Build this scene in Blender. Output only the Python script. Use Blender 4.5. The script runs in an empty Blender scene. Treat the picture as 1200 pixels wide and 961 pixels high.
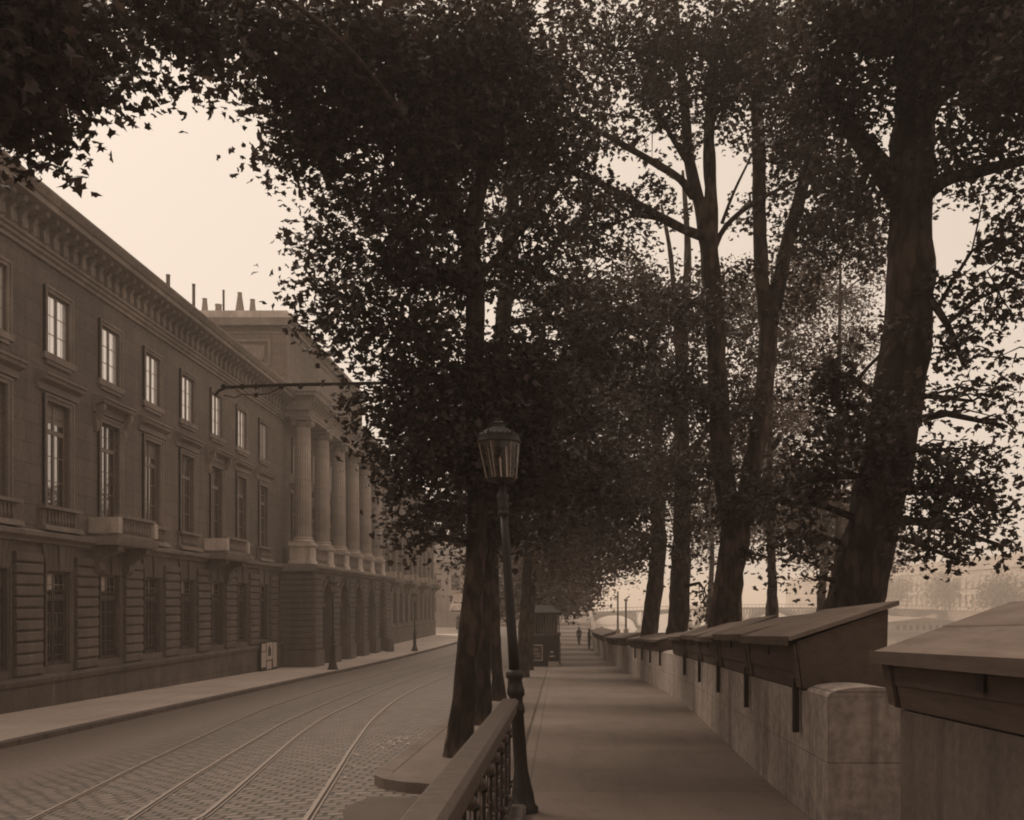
import bpy, bmesh, math, random
import numpy as np
from mathutils import Vector, Matrix
random.seed(7); rng = np.random.default_rng(11)
R = math.radians
scene = bpy.context.scene
col = scene.collection
F = 1150.0; VX = 653.0; VY = 707.0          # focal length in photo pixels, vanishing point of the street
def P(x, y, Y): return Vector(((x-VX)*Y/F, Y, (VY-y)*Y/F))

# ------------------------------------------------------------------ materials
def tint(v):
    t = min(1, max(0, (v-.03)/.35)) ** .6
    return (v, v*(.66+.168*t), v*(.50+.225*t), 1)
class NT:
    def __init__(s, name):
        s.m = bpy.data.materials.new(name); s.m.use_nodes = True
        s.n = s.m.node_tree.nodes; s.l = s.m.node_tree.links
        s.b = s.n['Principled BSDF']; s.out = s.n['Material Output']
        s.tc = s.n.new('ShaderNodeTexCoord')
    def node(s, t, **k):
        n = s.n.new(t)
        for a, b in k.items():
            if a.startswith('i_'): n.inputs[a[2:].replace('_', ' ')].default_value = b
            else: setattr(n, a, b)
        return n
    def link(s, a, b): s.l.new(a, b)
    def mapping(s, scale=(1,1,1), rot=(0,0,0), loc=(0,0,0)):
        m = s.n.new('ShaderNodeMapping'); m.inputs['Scale'].default_value = scale
        m.inputs['Rotation'].default_value = rot; m.inputs['Location'].default_value = loc
        s.link(s.tc.outputs['Object'], m.inputs[0]); return m.outputs[0]
    def noise(s, scale, detail=5, rough=.6, vec=None):
        n = s.n.new('ShaderNodeTexNoise'); n.inputs['Scale'].default_value = scale
        n.inputs['Detail'].default_value = detail; n.inputs['Roughness'].default_value = rough
        s.link(vec if vec is not None else s.tc.outputs['Object'], n.inputs['Vector']); return n.outputs['Fac']
    def ramp(s, fac, stops):
        r = s.n.new('ShaderNodeValToRGB'); e = r.color_ramp.elements
        while len(e) < len(stops): e.new(.5)
        for el, (p, c) in zip(e, stops):
            el.position = p; el.color = c if not isinstance(c, (int, float)) else (c, c, c, 1)
        s.link(fac, r.inputs[0]); return r.outputs[0]
    def mix(s, fac, a, b, mode='MIX'):
        m = s.n.new('ShaderNodeMix'); m.data_type = 'RGBA'; m.blend_type = mode
        for v, i in ((fac, 0), (a, 6), (b, 7)):
            if isinstance(v, (int, float, tuple)): m.inputs[i].default_value = v
            else: s.link(v, m.inputs[i])
        return m.outputs[2]
    def bump(s, h, strength=.3, dist=.02):
        b = s.n.new('ShaderNodeBump'); b.inputs['Strength'].default_value = strength
        b.inputs['Distance'].default_value = dist; s.link(h, b.inputs['Height'])
        if s.b.inputs['Normal'].links: s.link(s.b.inputs['Normal'].links[0].from_socket, b.inputs['Normal'])
        s.link(b.outputs[0], s.b.inputs['Normal'])
    def base(s, c): s.link(c, s.b.inputs['Base Color'])
    def set(s, **k):
        for a, v in k.items(): s.b.inputs[a.replace('_', ' ')].default_value = v
def stone(name, lo, hi, scale=.8, streak=True, blocks=None, bump=.25, rough=.9, grime=.5):
    t = NT(name); t.set(Roughness=rough)
    n1 = t.noise(scale, 8, .65); n2 = t.noise(scale*14, 4, .6)
    c = t.ramp(n1, [(.3, tint(lo)), (.7, tint(hi))])
    c = t.mix(.35, c, t.ramp(n2, [(.35, tint(lo*.8)), (.65, tint(hi*1.1))])); c = t.mix(1.0, c, t.ramp(t.noise(scale*.22, 4, .6), [(.32, .68), (.7, 1.2)]), 'MULTIPLY')
    if streak:
        s1 = t.noise(1.0, 6, .7, t.mapping((2.2, 2.2, .16)))
        c = t.mix(t.ramp(s1, [(.5, 0.0), (.72, grime)]), c, tint(lo*.62))
        s2 = t.noise(1.0, 5, .7, t.mapping((1.7, 1.7, .22), loc=(5, 9, 3)))
        c = t.mix(t.ramp(s2, [(.58, 0.0), (.75, grime*.55)]), c, tint(min(.5, hi*1.9)))
    if blocks:
        bw, bh, mort = blocks[:3]
        sx = t.n.new('ShaderNodeSeparateXYZ'); t.link(t.tc.outputs['Object'], sx.inputs[0])
        ad = t.n.new('ShaderNodeMath'); ad.operation = 'ADD'; t.link(sx.outputs[0], ad.inputs[0]); t.link(sx.outputs[1], ad.inputs[1])
        cx = t.n.new('ShaderNodeCombineXYZ'); t.link(ad.outputs[0], cx.inputs[0]); t.link(sx.outputs[2], cx.inputs[1])
        if len(blocks) > 3:                       # follow the slope of the quay
            mm = t.n.new('ShaderNodeMath'); mm.operation = 'MULTIPLY_ADD'; t.link(sx.outputs[1], mm.inputs[0]); mm.inputs[1].default_value = blocks[3]
            t.link(sx.outputs[2], mm.inputs[2]); t.link(mm.outputs[0], cx.inputs[1])
        br = t.n.new('ShaderNodeTexBrick'); t.link(cx.outputs[0], br.inputs[0])
        br.inputs['Scale'].default_value = 1; br.inputs['Brick Width'].default_value = bw; br.inputs['Row Height'].default_value = bh
        br.inputs['Mortar Size'].default_value = mort; br.inputs['Mortar Smooth'].default_value = .4
        br.inputs['Color1'].default_value = (.9,.9,.9,1); br.inputs['Color2'].default_value = (1.12,1.12,1.12,1); br.inputs['Mortar'].default_value = (.5,.5,.5,1)
        c = t.mix(1.0, c, br.outputs[0], 'MULTIPLY')
        inv = t.n.new('ShaderNodeMath'); inv.operation = 'SUBTRACT'; inv.inputs[0].default_value = 1; t.link(br.outputs['Fac'], inv.inputs[1])
        t.bump(inv.outputs[0], .5, .015)
    t.base(c); t.bump(n2, bump, .02); return t.m
M = {}
M['facade'] = stone('facade_stone', .10, .185, .5, True, (1.5, .62, .012), .2)
M['rustic'] = stone('rusticated_stone', .085, .17, .9, True, None, .3, grime=.6)
M['dressing'] = stone('dressing_stone', .15, .29, .9, True, None, .2)
M['pale'] = stone('weathered_pale_stone', .42, .7, 2.2, True, None, .2, grime=.75)
M['column'] = stone('column_stone', .26, .40, .8, True, (9, 1.3, .012), .2, grime=.45)
M['plinth'] = stone('plinth_stone', .065, .15, 1.3, True, (1.9, .7, .012), .3, grime=.75)
M['quaystone'] = stone('quay_stone', .12, .44, .7, True, (2.4, .58, .006, .033), .35, grime=.95)
M['darkquay'] = stone('dark_quay_stone', .06, .12, 1.1, True, (3.2, 1.3, .006, .033), .35, grime=.8)
M['coping'] = stone('coping_stone', .22, .33, 2.5, False, None, .3)
M['kerb'] = stone('kerb_granite', .09, .16, 3, False, (1.1, 9, .02), .3)
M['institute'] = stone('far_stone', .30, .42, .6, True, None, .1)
M['hazepalace'] = stone('hazed_pale_stone', .42, .5, .3, False, None, .1)  # pale stone lightened further to stand in for haze over the river
M['farroof'] = stone('hazed_far_roof', .25, .3, .3, False, None, .1)  # far roof colour also lightened to imitate haze
M['whitestone'] = stone('white_stone', .6, .75, 2, True, None, .1, grime=.2)
M['roof'] = stone('slate_roof', .07, .10, 1, False, (.4, .25, .01), .2)

def plain(name, v, rough=.6, metal=0, nscale=20, var=.25, bump=.1, spec=.4):
    t = NT(name); t.set(Roughness=rough, Metallic=metal); t.b.inputs['Specular IOR Level'].default_value = spec
    n = t.noise(nscale, 5, .65)
    t.base(t.ramp(n, [(.3, tint(v*(1-var))), (.7, tint(v*(1+var)))])); t.bump(n, bump, .01); return t.m
M['iron'] = plain('dark_painted_iron', .022, .55, .0, 30, .3, .12, .35)
M['armiron'] = plain('rusty_arm_iron', .012, .95, 0, 30, .3, .1, .05)
M['ironlight'] = plain('weathered_iron_rail', .09, .5, .1, 18, .35, .2, .4)
M['steel'] = plain('polished_rail_steel', .22, .55, .3, 12, .25, .05)
M['winframe'] = plain('window_paint', .20, .6, 0, 8, .2)
M['grille'] = plain('grille_iron', .05, .6)
M['interior'] = plain('dark_interior', .02, .9)
M['door'] = plain('dark_door_wood', .012, .6, 0, 6)
M['paper'] = plain('poster_paper', .5, .9, 0, 9, .15)
M['ink'] = plain('poster_ink', .05, .9)
M['cloth'] = plain('dark_cloth', .03, .95)
M['skin'] = plain('skin', .35, .7)
M['litter'] = plain('pale_litter', .36, .9)
M['bridgeiron'] = plain('bridge_iron', .12, .8)
M['barge'] = plain('barge_paint', .18, .8)
def wood(name, v):
    t = NT(name); t.set(Roughness=.85); t.b.inputs['Specular IOR Level'].default_value = .2
    n = t.noise(1.0, 7, .7, t.mapping((9, 1.1, 14))); n2 = t.noise(1.6, 5, .6)
    c = t.ramp(n, [(.3, tint(v*.72)), (.7, tint(v*1.25))])
    c = t.mix(t.ramp(n2, [(.45, 0.0), (.75, .45)]), c, tint(v*1.5)); t.base(c); t.bump(n, .35, .01); return t.m
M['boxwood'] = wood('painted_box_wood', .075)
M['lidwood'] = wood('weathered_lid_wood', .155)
def glass_like(name, refl, dark):
    t = NT(name)
    g = t.node('ShaderNodeBsdfGlossy'); g.inputs['Roughness'].default_value = .03; g.inputs['Color'].default_value = (.96, .94, .92, 1)
    n = t.noise(.9, 2, .5)
    bp = t.n.new('ShaderNodeBump'); bp.inputs['Strength'].default_value = .06; bp.inputs['Distance'].default_value = .05; t.link(n, bp.inputs['Height']); t.link(bp.outputs[0], g.inputs['Normal'])
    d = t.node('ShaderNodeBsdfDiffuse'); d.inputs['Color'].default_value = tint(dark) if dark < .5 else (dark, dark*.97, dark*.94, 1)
    mx = t.node('ShaderNodeMixShader'); mx.inputs[0].default_value = refl
    t.link(d.outputs[0], mx.inputs[1]); t.link(g.outputs[0], mx.inputs[2]); t.link(mx.outputs[0], t.out.inputs[0]); return t.m
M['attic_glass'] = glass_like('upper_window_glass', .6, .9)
M['glass'] = glass_like('old_window_glass', .42, .015)
M['low_glass'] = glass_like('ground_floor_glass', .14, .015)
def lantern_glass():
    t = NT('lantern_glass')
    tr = t.node('ShaderNodeBsdfTransparent'); tr.inputs[0].default_value = (.93, .90, .87, 1)
    g = t.node('ShaderNodeBsdfGlossy'); g.inputs['Roughness'].default_value = .04; g.inputs['Color'].default_value = (.95, .92, .9, 1)
    fr = t.node('ShaderNodeFresnel'); fr.inputs[0].default_value = 1.5
    ge = t.node('ShaderNodeNewGeometry'); sb = t.node('ShaderNodeMath', operation='SUBTRACT'); sb.inputs[0].default_value = 1; t.link(ge.outputs['Backfacing'], sb.inputs[1]); ml = t.node('ShaderNodeMath', operation='MULTIPLY'); t.link(fr.outputs[0], ml.inputs[0]); t.link(sb.outputs[0], ml.inputs[1])
    mx = t.node('ShaderNodeMixShader'); t.link(ml.outputs[0], mx.inputs[0]); t.link(tr.outputs[0], mx.inputs[1]); t.link(g.outputs[0], mx.inputs[2])
    t.link(mx.outputs[0], t.out.inputs[0]); return t.m
M['lantern'] = lantern_glass()
def bark():
    t = NT('bark'); t.set(Roughness=.95); t.b.inputs['Specular IOR Level'].default_value = .15
    n = t.noise(1, 8, .7, t.mapping((7, 7, 2.2))); n2 = t.noise(1.4, 4, .6)
    c = t.ramp(n, [(.3, tint(.018)), (.7, tint(.052))]); c = t.mix(t.ramp(n2, [(.5, 0.0), (.62, .5)]), c, tint(.11))
    v = t.n.new('ShaderNodeTexVoronoi'); v.inputs['Scale'].default_value = 1; t.link(t.mapping((9, 9, 3.2)), v.inputs['Vector'])
    c = t.mix(t.ramp(v.outputs['Color'], [(.55, 0.0), (.7, .55)]), c, tint(.10)); c = t.mix(t.ramp(v.outputs['Distance'], [(.45, 0.0), (.7, .6)]), c, tint(.012))
    t.base(c); t.bump(n, .9, .04); t.bump(v.outputs['Distance'], .6, .03); return t.m
M['bark'] = bark()
def leafmat(name, v):
    t = NT(name)
    ge = t.node('ShaderNodeNewGeometry')
    c = t.ramp(ge.outputs['Random Per Island'], [(0, tint(v*.6)), (.6, tint(v)), (1, tint(v*1.7))])
    t.base(c); t.set(Roughness=.5); t.b.inputs['Specular IOR Level'].default_value = .3
    tl = t.node('ShaderNodeBsdfTranslucent'); t.link(c, tl.inputs[0])
    mx = t.node('ShaderNodeMixShader'); mx.inputs[0].default_value = .38
    t.link(t.b.outputs[0], mx.inputs[1]); t.link(tl.outputs[0], mx.inputs[2]); t.link(mx.outputs[0], t.out.inputs[0]); return t.m
M['leaf'] = leafmat('plane_leaf', .05); M['leaf2'] = leafmat('lit_haze_leaf', .14)  # second leaf colour is paler, imitating light and haze on farther crowns
def cobble():
    t = NT('cobbled_road'); t.set(Roughness=.62); t.b.inputs['Specular IOR Level'].default_value = .35
    sx = t.n.new('ShaderNodeSeparateXYZ'); t.link(t.tc.outputs['Object'], sx.inputs[0])
    wv = t.noise(.7, 2, .5)
    mu = t.n.new('ShaderNodeMath'); mu.operation = 'MULTIPLY_ADD'; t.link(wv, mu.inputs[0]); mu.inputs[1].default_value = .6; t.link(sx.outputs[1], mu.inputs[2])
    cx = t.n.new('ShaderNodeCombineXYZ'); t.link(sx.outputs[0], cx.inputs[0]); t.link(mu.outputs[0], cx.inputs[1])
    br = t.n.new('ShaderNodeTexBrick'); t.link(cx.outputs[0], br.inputs[0])
    br.inputs['Scale'].default_value = 1; br.inputs['Brick Width'].default_value = .24; br.inputs['Row Height'].default_value = .165
    br.inputs['Mortar Size'].default_value = .025; br.inputs['Mortar Smooth'].default_value = .55; br.inputs['Bias'].default_value = -.1
    br.inputs['Color1'].default_value = tint(.13); br.inputs['Color2'].default_value = tint(.23); br.inputs['Mortar'].default_value = tint(.022)
    n = t.noise(.35, 5, .6); n2 = t.noise(9, 4, .7); n3 = t.noise(.09, 3, .5)
    c = t.mix(t.ramp(n2, [(.3, .0), (.8, .6)]), br.outputs[0], tint(.10))
    c = t.mix(t.ramp(n, [(.5, 0.0), (.75, .4)]), c, tint(.15))          # dust filling the joints
    mac = t.ramp(t.noise(22, 5, .75), [(.35, tint(.12)), (.65, tint(.21))])
    nx = t.n.new('ShaderNodeMath'); nx.operation = 'MULTIPLY_ADD'; t.link(n3, nx.inputs[0]); nx.inputs[1].default_value = 1.5; t.link(sx.outputs[0], nx.inputs[2])
    side = t.n.new('ShaderNodeMapRange'); t.link(nx.outputs[0], side.inputs[0]); side.inputs[1].default_value = -6.6; side.inputs[2].default_value = -8.0; side.inputs[3].default_value = 0; side.inputs[4].default_value = .85
    c = t.mix(side.outputs[0], c, mac); t.base(c)
    inv = t.n.new('ShaderNodeMath'); inv.operation = 'SUBTRACT'; inv.inputs[0].default_value = 1; t.link(br.outputs['Fac'], inv.inputs[1])
    inv2 = t.n.new('ShaderNodeMath'); inv2.operation = 'MULTIPLY'; t.link(inv.outputs[0], inv2.inputs[0])
    s2 = t.n.new('ShaderNodeMath'); s2.operation = 'SUBTRACT'; s2.inputs[0].default_value = 1; t.link(side.outputs[0], s2.inputs[1]); t.link(s2.outputs[0], inv2.inputs[1])
    t.bump(inv2.outputs[0], 1.0, .045); t.bump(n2, .7, .04); t.bump(n, .5, .15); return t.m
M['cobble'] = cobble()
def asphalt(name, lo, hi, paving=False):
    t = NT(name); t.set(Roughness=.8); t.b.inputs['Specular IOR Level'].default_value = .3
    n = t.noise(.45, 6, .6); n2 = t.noise(60, 3, .7); n4 = t.noise(1, 5, .6, t.mapping((3, .35, 1)))
    c = t.ramp(n, [(.3, tint(lo)), (.7, tint(hi))]); c = t.mix(.25, c, t.ramp(n2, [(.3, tint(lo*.6)), (.7, tint(hi*1.3))]))
    c = t.mix(t.ramp(n4, [(.5, 0.0), (.7, .35)]), c, tint(lo*.7))
    v = t.n.new('ShaderNodeTexVoronoi'); v.feature = 'DISTANCE_TO_EDGE'; v.inputs['Scale'].default_value = .33
    wp = t.mapping((1, 1, 1)); ns = t.n.new('ShaderNodeTexNoise'); ns.inputs['Scale'].default_value = 1.3; ns.inputs['Detail'].default_value = 6; t.link(wp, ns.inputs[0])
    add = t.mix(.25, wp, ns.outputs['Color'], 'ADD'); t.link(add, v.inputs['Vector'])
    c = t.mix(t.ramp(v.outputs['Distance'], [(0, .22), (.006, 0.0)]), c, tint(lo*.4))
    jt = t.n.new('ShaderNodeTexBrick'); t.link(t.mapping((1, 1, 1), loc=(.3, .9, 0)), jt.inputs[0]); jt.offset = 0
    jt.inputs['Scale'].default_value = 1; jt.inputs['Brick Width'].default_value = 30; jt.inputs['Row Height'].default_value = 3.7; jt.inputs['Mortar Size'].default_value = .012
    jt.inputs['Color1'].default_value = (.92,.92,.92,1); jt.inputs['Color2'].default_value = (1.08,1.08,1.08,1); jt.inputs['Mortar'].default_value = (.62,.62,.62,1)
    c = t.mix(1.0, c, jt.outputs[0], 'MULTIPLY')
    sp = t.noise(3.5, 6, .75); c = t.mix(t.ramp(sp, [(.58, 0.0), (.68, .4)]), c, tint(lo*.45)); sp2 = t.noise(5.5, 6, .75, t.mapping((1, 1, 1), loc=(7, 3, 1))); c = t.mix(t.ramp(sp2, [(.62, 0.0), (.72, .35)]), c, tint(hi*1.7))
    t.base(c); t.bump(n2, .25, .006); t.bump(n, .3, .05); return t.m
M['path'] = asphalt('path_asphalt', .12, .19); M['strip'] = asphalt('tree_strip_asphalt', .10, .165); M['walk'] = asphalt('sidewalk_asphalt', .45, .6)
M['patch'] = asphalt('dark_asphalt', .07, .10)
M['quay'] = asphalt('lower_quay_ground', .25, .4)
def water():
    t = NT('river_water'); t.base(t.ramp(t.noise(.02, 3), [(.3, tint(.10)), (.7, tint(.14))])); t.set(Roughness=.12)
    t.b.inputs['IOR'].default_value = 1.33
    t.bump(t.noise(1.0, 4, .6, t.mapping((.7, .25, 1))), .25, .12); return t.m
M['water'] = water()

# ------------------------------------------------------------------ object helpers
ORG = {}
def tag(o, label=None, cat=None, group=None, kind=None):
    if label: o['label'] = label
    if cat: o['category'] = cat
    if group: o['group'] = group
    if kind: o['kind'] = kind
    return o
def empty(name, loc, label, cat, group=None):
    o = bpy.data.objects.new(name, None); col.objects.link(o); o.location = loc
    o.empty_display_size = .3; ORG[o.name] = Vector(loc); return tag(o, label, cat, group)
def origin_of(p):
    while p is not None and p.name not in ORG: p = p.parent
    return ORG[p.name] if p is not None else Vector((0, 0, 0))
class MB:
    def __init__(s): s.v = []; s.f = []
    def add(s, vs, fs):
        k = len(s.v); s.v += [tuple(v) for v in vs]; s.f += [tuple(i+k for i in f) for f in fs]; return s
    def box(s, x0, x1, y0, y1, z0, z1):
        return s.add([(x0,y0,z0),(x1,y0,z0),(x1,y1,z0),(x0,y1,z0),(x0,y0,z1),(x1,y0,z1),(x1,y1,z1),(x0,y1,z1)],
                     [(0,3,2,1),(4,5,6,7),(0,1,5,4),(1,2,6,5),(2,3,7,6),(3,0,4,7)])
    def prism(s, prof, y0, y1):          # prof: (x,z) outline, extruded along Y
        n = len(prof); vs = [(x, y0, z) for x, z in prof] + [(x, y1, z) for x, z in prof]
        return s.add(vs, [tuple(range(n)), tuple(range(2*n-1, n-1, -1))] + [(i, i+n, (i+1) % n+n, (i+1) % n) for i in range(n)])
    def tube(s, pts, rad, seg=8, cap=True, squash=1):
        pts = [Vector(p) for p in pts]; n = len(pts)
        if not hasattr(rad, '__len__'): rad = [rad]*n
        k = len(s.v); ref = None
        for i, p in enumerate(pts):
            t = (pts[min(i+1, n-1)]-pts[max(i-1, 0)])
            t = t.normalized() if t.length > 1e-9 else Vector((0, 0, 1))
            if ref is None: ref = Vector((1, 0, 0)) if abs(t.x) < .8 else Vector((0, 1, 0))
            u = (ref - t*ref.dot(t)).normalized(); ref = u; w = t.cross(u)
            for j in range(seg):
                a = 2*math.pi*j/seg; s.v.append(tuple(p + (u*math.cos(a)+w*math.sin(a)*squash)*rad[i]))
        for i in range(n-1):
            for j in range(seg):
                a = k+i*seg+j; b = k+i*seg+(j+1) % seg; s.f.append((a, b, b+seg, a+seg))
        if cap: s.f.append(tuple(k+j for j in reversed(range(seg)))); s.f.append(tuple(k+(n-1)*seg+j for j in range(seg)))
        return s
    def lathe(s, prof, c=(0, 0, 0), seg=16, tilt=None):   # prof (r,z)
        pts = []; k = len(s.v)
        for r, z in prof:
            for j in range(seg):
                a = 2*math.pi*j/seg; s.v.append((c[0]+r*math.cos(a), c[1]+r*math.sin(a), c[2]+z))
        for i in range(len(prof)-1):
            for j in range(seg):
                a = k+i*seg+j; b = k+i*seg+(j+1) % seg; s.f.append((a, b, b+seg, a+seg))
        s.f.append(tuple(k+j for j in reversed(range(seg)))); s.f.append(tuple(k+(len(prof)-1)*seg+j for j in range(seg))); return s
    def sphere(s, c, r, seg=10, rings=6, sz=1):
        return s.lathe([(max(.001, r*math.sin(math.pi*i/rings)), -r*sz*math.cos(math.pi*i/rings)) for i in range(rings+1)], c, seg)
    def build(s, name, m, parent=None, smooth=False, bevel=0, o=None):
        me = bpy.data.meshes.new(name); o = origin_of(parent) if o is None else Vector(o)
        me.from_pydata([(v[0]-o.x, v[1]-o.y, v[2]-o.z) for v in s.v], [], s.f); me.materials.append(m)
        if smooth: me.shade_smooth()
        ob = bpy.data.objects.new(name, me); col.objects.link(ob)
        if parent is not None: ob.parent = parent
        if bevel:
            b = ob.modifiers.new('bevel', 'BEVEL'); b.width = bevel; b.segments = 2; b.limit_method = 'ANGLE'; b.angle_limit = R(40)
        return ob
def top(ob, loc=(0, 0, 0)): ORG[ob.name] = Vector(loc); return ob
def copy_tree(o, parent=None, off=(0, 0, 0)):
    c = o.copy(); col.objects.link(c)
    if parent is not None: c.parent = parent
    c.location = o.location + Vector(off)
    for ch in list(o.children):
        copy_tree(ch, c)
    return c

# ------------------------------------------------------------------ levels of the ground
def itp(Y, pts):
    return float(np.interp(Y, [p[0] for p in pts], [p[1] for p in pts]))
_ys = np.arange(-60, 3000, 1.0)
def smooth_tab(pts, w=9):
    a = np.interp(_ys, [p[0] for p in pts], [p[1] for p in pts]); k = np.ones(w)/w
    return np.convolve(np.pad(a, (w//2, w//2), mode='edge'), k, 'valid')
TP = smooth_tab([(-60, .36), (60, -3.6), (85, -3.95), (130, -4.05), (300, -3.0), (700, -2.8), (3000, -2.8)])
TB = smooth_tab([(-60, -1.7), (0, -2.65), (28, -3.15), (56, -3.68), (85, -3.9), (130, -4.07), (300, -3.0), (700, -2.8), (3000, -2.8)])
TK = smooth_tab([(-60, -12), (21, -12), (51, -11.75), (70, -11), (97, -10.2), (130, -9.6), (3000, -9.6)])
TW = smooth_tab([(-60, 2.1), (5, 2.12), (9, 2.23), (15, 2.55), (20, 2.85), (27, 3.1), (52, 3.1), (79, 3.0), (105, 3.6), (130, 4.5), (300, 9.6), (700, 22), (3000, 22)], 5)
gP = lambda Y: float(np.interp(Y, _ys, TP)); gB = lambda Y: float(np.interp(Y, _ys, TB))
KX = lambda Y: float(np.interp(Y, _ys, TK)); WX = lambda Y: float(np.interp(Y, _ys, TW))
def roadz(X, Y):
    k = KX(Y); t = min(1, max(0, (X-k)/(-2.15-k))); t = t*.8+.2*t*t*(3-2*t)
    return (gB(Y)-.13)*(1-t) + (gP(Y)-.13)*t + .05*math.sin(math.pi*t)
def onroad(x, y):
    lo, hi = 4.0, 260.0
    f = lambda Y: roadz((x-VX)*Y/F, Y)-(VY-y)*Y/F
    for _ in range(50):
        m = (lo+hi)/2
        if f(m) < 0: lo = m
        else: hi = m
    Y = (lo+hi)/2; X = (x-VX)*Y/F; return Vector((X, Y, roadz(X, Y)))

def sheet(name, xs_of, Ys, zf, m, thick=0):
    mb = MB(); rows = []
    for Y in Ys:
        xs = xs_of(Y); rows.append([(x, Y, zf(x, Y)) for x in xs])
    n = len(rows[0]); vs = [p for r in rows for p in r]
    fs = [(i*n+j, i*n+j+1, (i+1)*n+j+1, (i+1)*n+j) for i in range(len(rows)-1) for j in range(n-1)]
    mb.add(vs, fs)
    if thick:                              # skirt down on both long edges and the ends
        for j in (0, n-1):
            e = [rows[i][j] for i in range(len(rows))]; k = len(e)
            mb.add(e+[(p[0], p[1], p[2]-thick) for p in e], [(i, i+1, i+1+k, i+k) for i in range(k-1)])
        for i in (0, len(rows)-1):
            e = rows[i]; k = len(e)
            mb.add(e+[(p[0], p[1], p[2]-thick) for p in e], [(q, q+1, q+1+k, q+k) for q in range(k-1)])
    o = mb.build(name, m); o['kind'] = 'structure'; return o
Yg = list(np.arange(-30, 60, 2.0))+list(np.arange(60, 160, 5.0))+list(np.arange(160, 340, 20.0))+[340, 400, 500, 700]
def road_xs(Y):
    k = KX(Y); a = [-900, -300, -100, -45, k-6]+list(np.linspace(k-.2, -2.15, 14))+[-.5, WX(Y)+.3]; return a
sheet('road', road_xs, Yg, roadz, M['cobble'])
Yw = list(np.arange(-30, 132, 2.0))
sheet('pavement', lambda Y: [-17.0, -15, -13, KX(Y)-.28], Yw, lambda x, Y: gB(Y), M['walk'], .3)
kb = sheet('kerb', lambda Y: [KX(Y)-.28, KX(Y)], Yw, lambda x, Y: gB(Y)+.004, M['kerb'], .3)
Yp = list(np.arange(-30, 60, 1.0))+list(np.arange(60, 300, 6.0))+[300, 400, 500, 700]
pathl = lambda Y: -.62 if Y < 10.6 else (-.55 if Y < 11 else -.50)
sheet('footpath', lambda Y: [pathl(Y)+.05, .6, 1.5, WX(Y)+.05], Yp, lambda x, Y: gP(Y), M['path'], .35)
# tree strip with its rounded nose
def stripl(Y):
    if Y < 10.7: return -.75
    t = (Y-10.7)
    if t < 1.0: return -.75-1.38*math.sqrt(max(0, 1-(1-t)**2))
    return -2.13
Ys_ = [10.7, 10.73, 10.8, 10.95, 11.2, 11.5, 11.75]+list(np.arange(12, 60, 2.0))+list(np.arange(60, 300, 10.0))+[300, 400]
sheet('tree_strip', lambda Y: [stripl(Y)+.16, -1.2 if stripl(Y) < -1.3 else stripl(Y)+.2, pathl(Y)-.0], Ys_, lambda x, Y: gP(Y)-.018, M['strip'], .35)
sheet('kerb_stones', lambda Y: [stripl(Y)-.04, stripl(Y)+.16], Ys_, lambda x, Y: gP(Y)-.012, M['kerb'], .3)
sheet('edging', lambda Y: [pathl(Y), pathl(Y)+.05], Yp, lambda x, Y: gP(Y)-.03, M['patch'], .1)
sheet('asphalt_patch', lambda Y: [-2.05+.1*math.sin(Y*3), -1.4, -.62], list(np.arange(8.2, 10.6, .2)), lambda x, Y: roadz(x, Y)+.006, M['patch'])
# lower quay and river
sheet('lower_quay', lambda Y: [WX(Y)+.4, 8, 14+max(0, Y-100)*.04], Yg, lambda x, Y: -7.4, M['quay'], 3)
mb = MB(); mb.add([(-1500, -200, -9.0), (2500, -200, -9.0), (2500, 3000, -9.0), (-1500, 3000, -9.0)], [(0, 1, 2, 3)])
mb.build('river_water', M['water'])['kind'] = 'structure'
mb = MB(); mb.add([(-900, 700, -2.9), (21.5, 700, -2.9), (60, 3000, -2.9), (-900, 3000, -2.9)], [(0, 1, 2, 3)])
mb.build('ground', M['quay'])['kind'] = 'structure'

# ------------------------------------------------------------------ tram rails
def rail(px, label):
    c = [onroad(x, y) for x, y in px]
    # Catmull-Rom
    pts = []
    for i in range(len(c)-1):
        p0 = c[max(i-1, 0)]; p1 = c[i]; p2 = c[i+1]; p3 = c[min(i+2, len(c)-1)]
        for q in range(8):
            t = q/8; v = .5*((2*p1)+(p2-p0)*t+(2*p0-5*p1+4*p2-p3)*t*t+(3*p1-p0-3*p2+p3)*t**3); pts.append(v)
    pts.append(c[-1])
    d = (pts[0]-pts[1]).normalized(); pts = [pts[0]+d*6, pts[0]+d*3]+pts
    d = (pts[-1]-pts[-2]).normalized(); 
    root = empty('tram_rail', (pts[0].x, pts[0].y, roadz(pts[0].x, pts[0].y)), label, 'rail', 'tram rails set in the cobbled road')
    for nm, o0, o1, h, m in (('rail_head', 0, .05, .016, M['steel']), ('groove', .052, .078, .006, M['ink']), ('guard_lip', .080, .098, .012, M['steel'])):
        mb = MB(); vs = []
        for i, p in enumerate(pts):
            t = (pts[min(i+1, len(pts)-1)]-pts[max(i-1, 0)]); t.z = 0; t.normalize(); n = Vector((t.y, -t.x, 0))
            a = p+n*o0; b = p+n*o1; za = roadz(a.x, a.y); zb = roadz(b.x, b.y)
            vs += [(a.x, a.y, za-.03), (a.x, a.y, za+h), (b.x, b.y, zb+h), (b.x, b.y, zb-.03)]
        fs = [(i*4+j, i*4+j+1, i*4+j+5, i*4+j+4) for i in range(len(pts)-1) for j in range(3)]
        mb.add(vs, fs).build(nm, m, root)
far = [(538, 765.5), (546, 763)]
rail([(35,960),(100,928),(162,897),(227,867),(280,843),(335,822),(422,796),(532,767)], 'tram rail farthest left in the cobbles, nearest the palace pavement')
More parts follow.
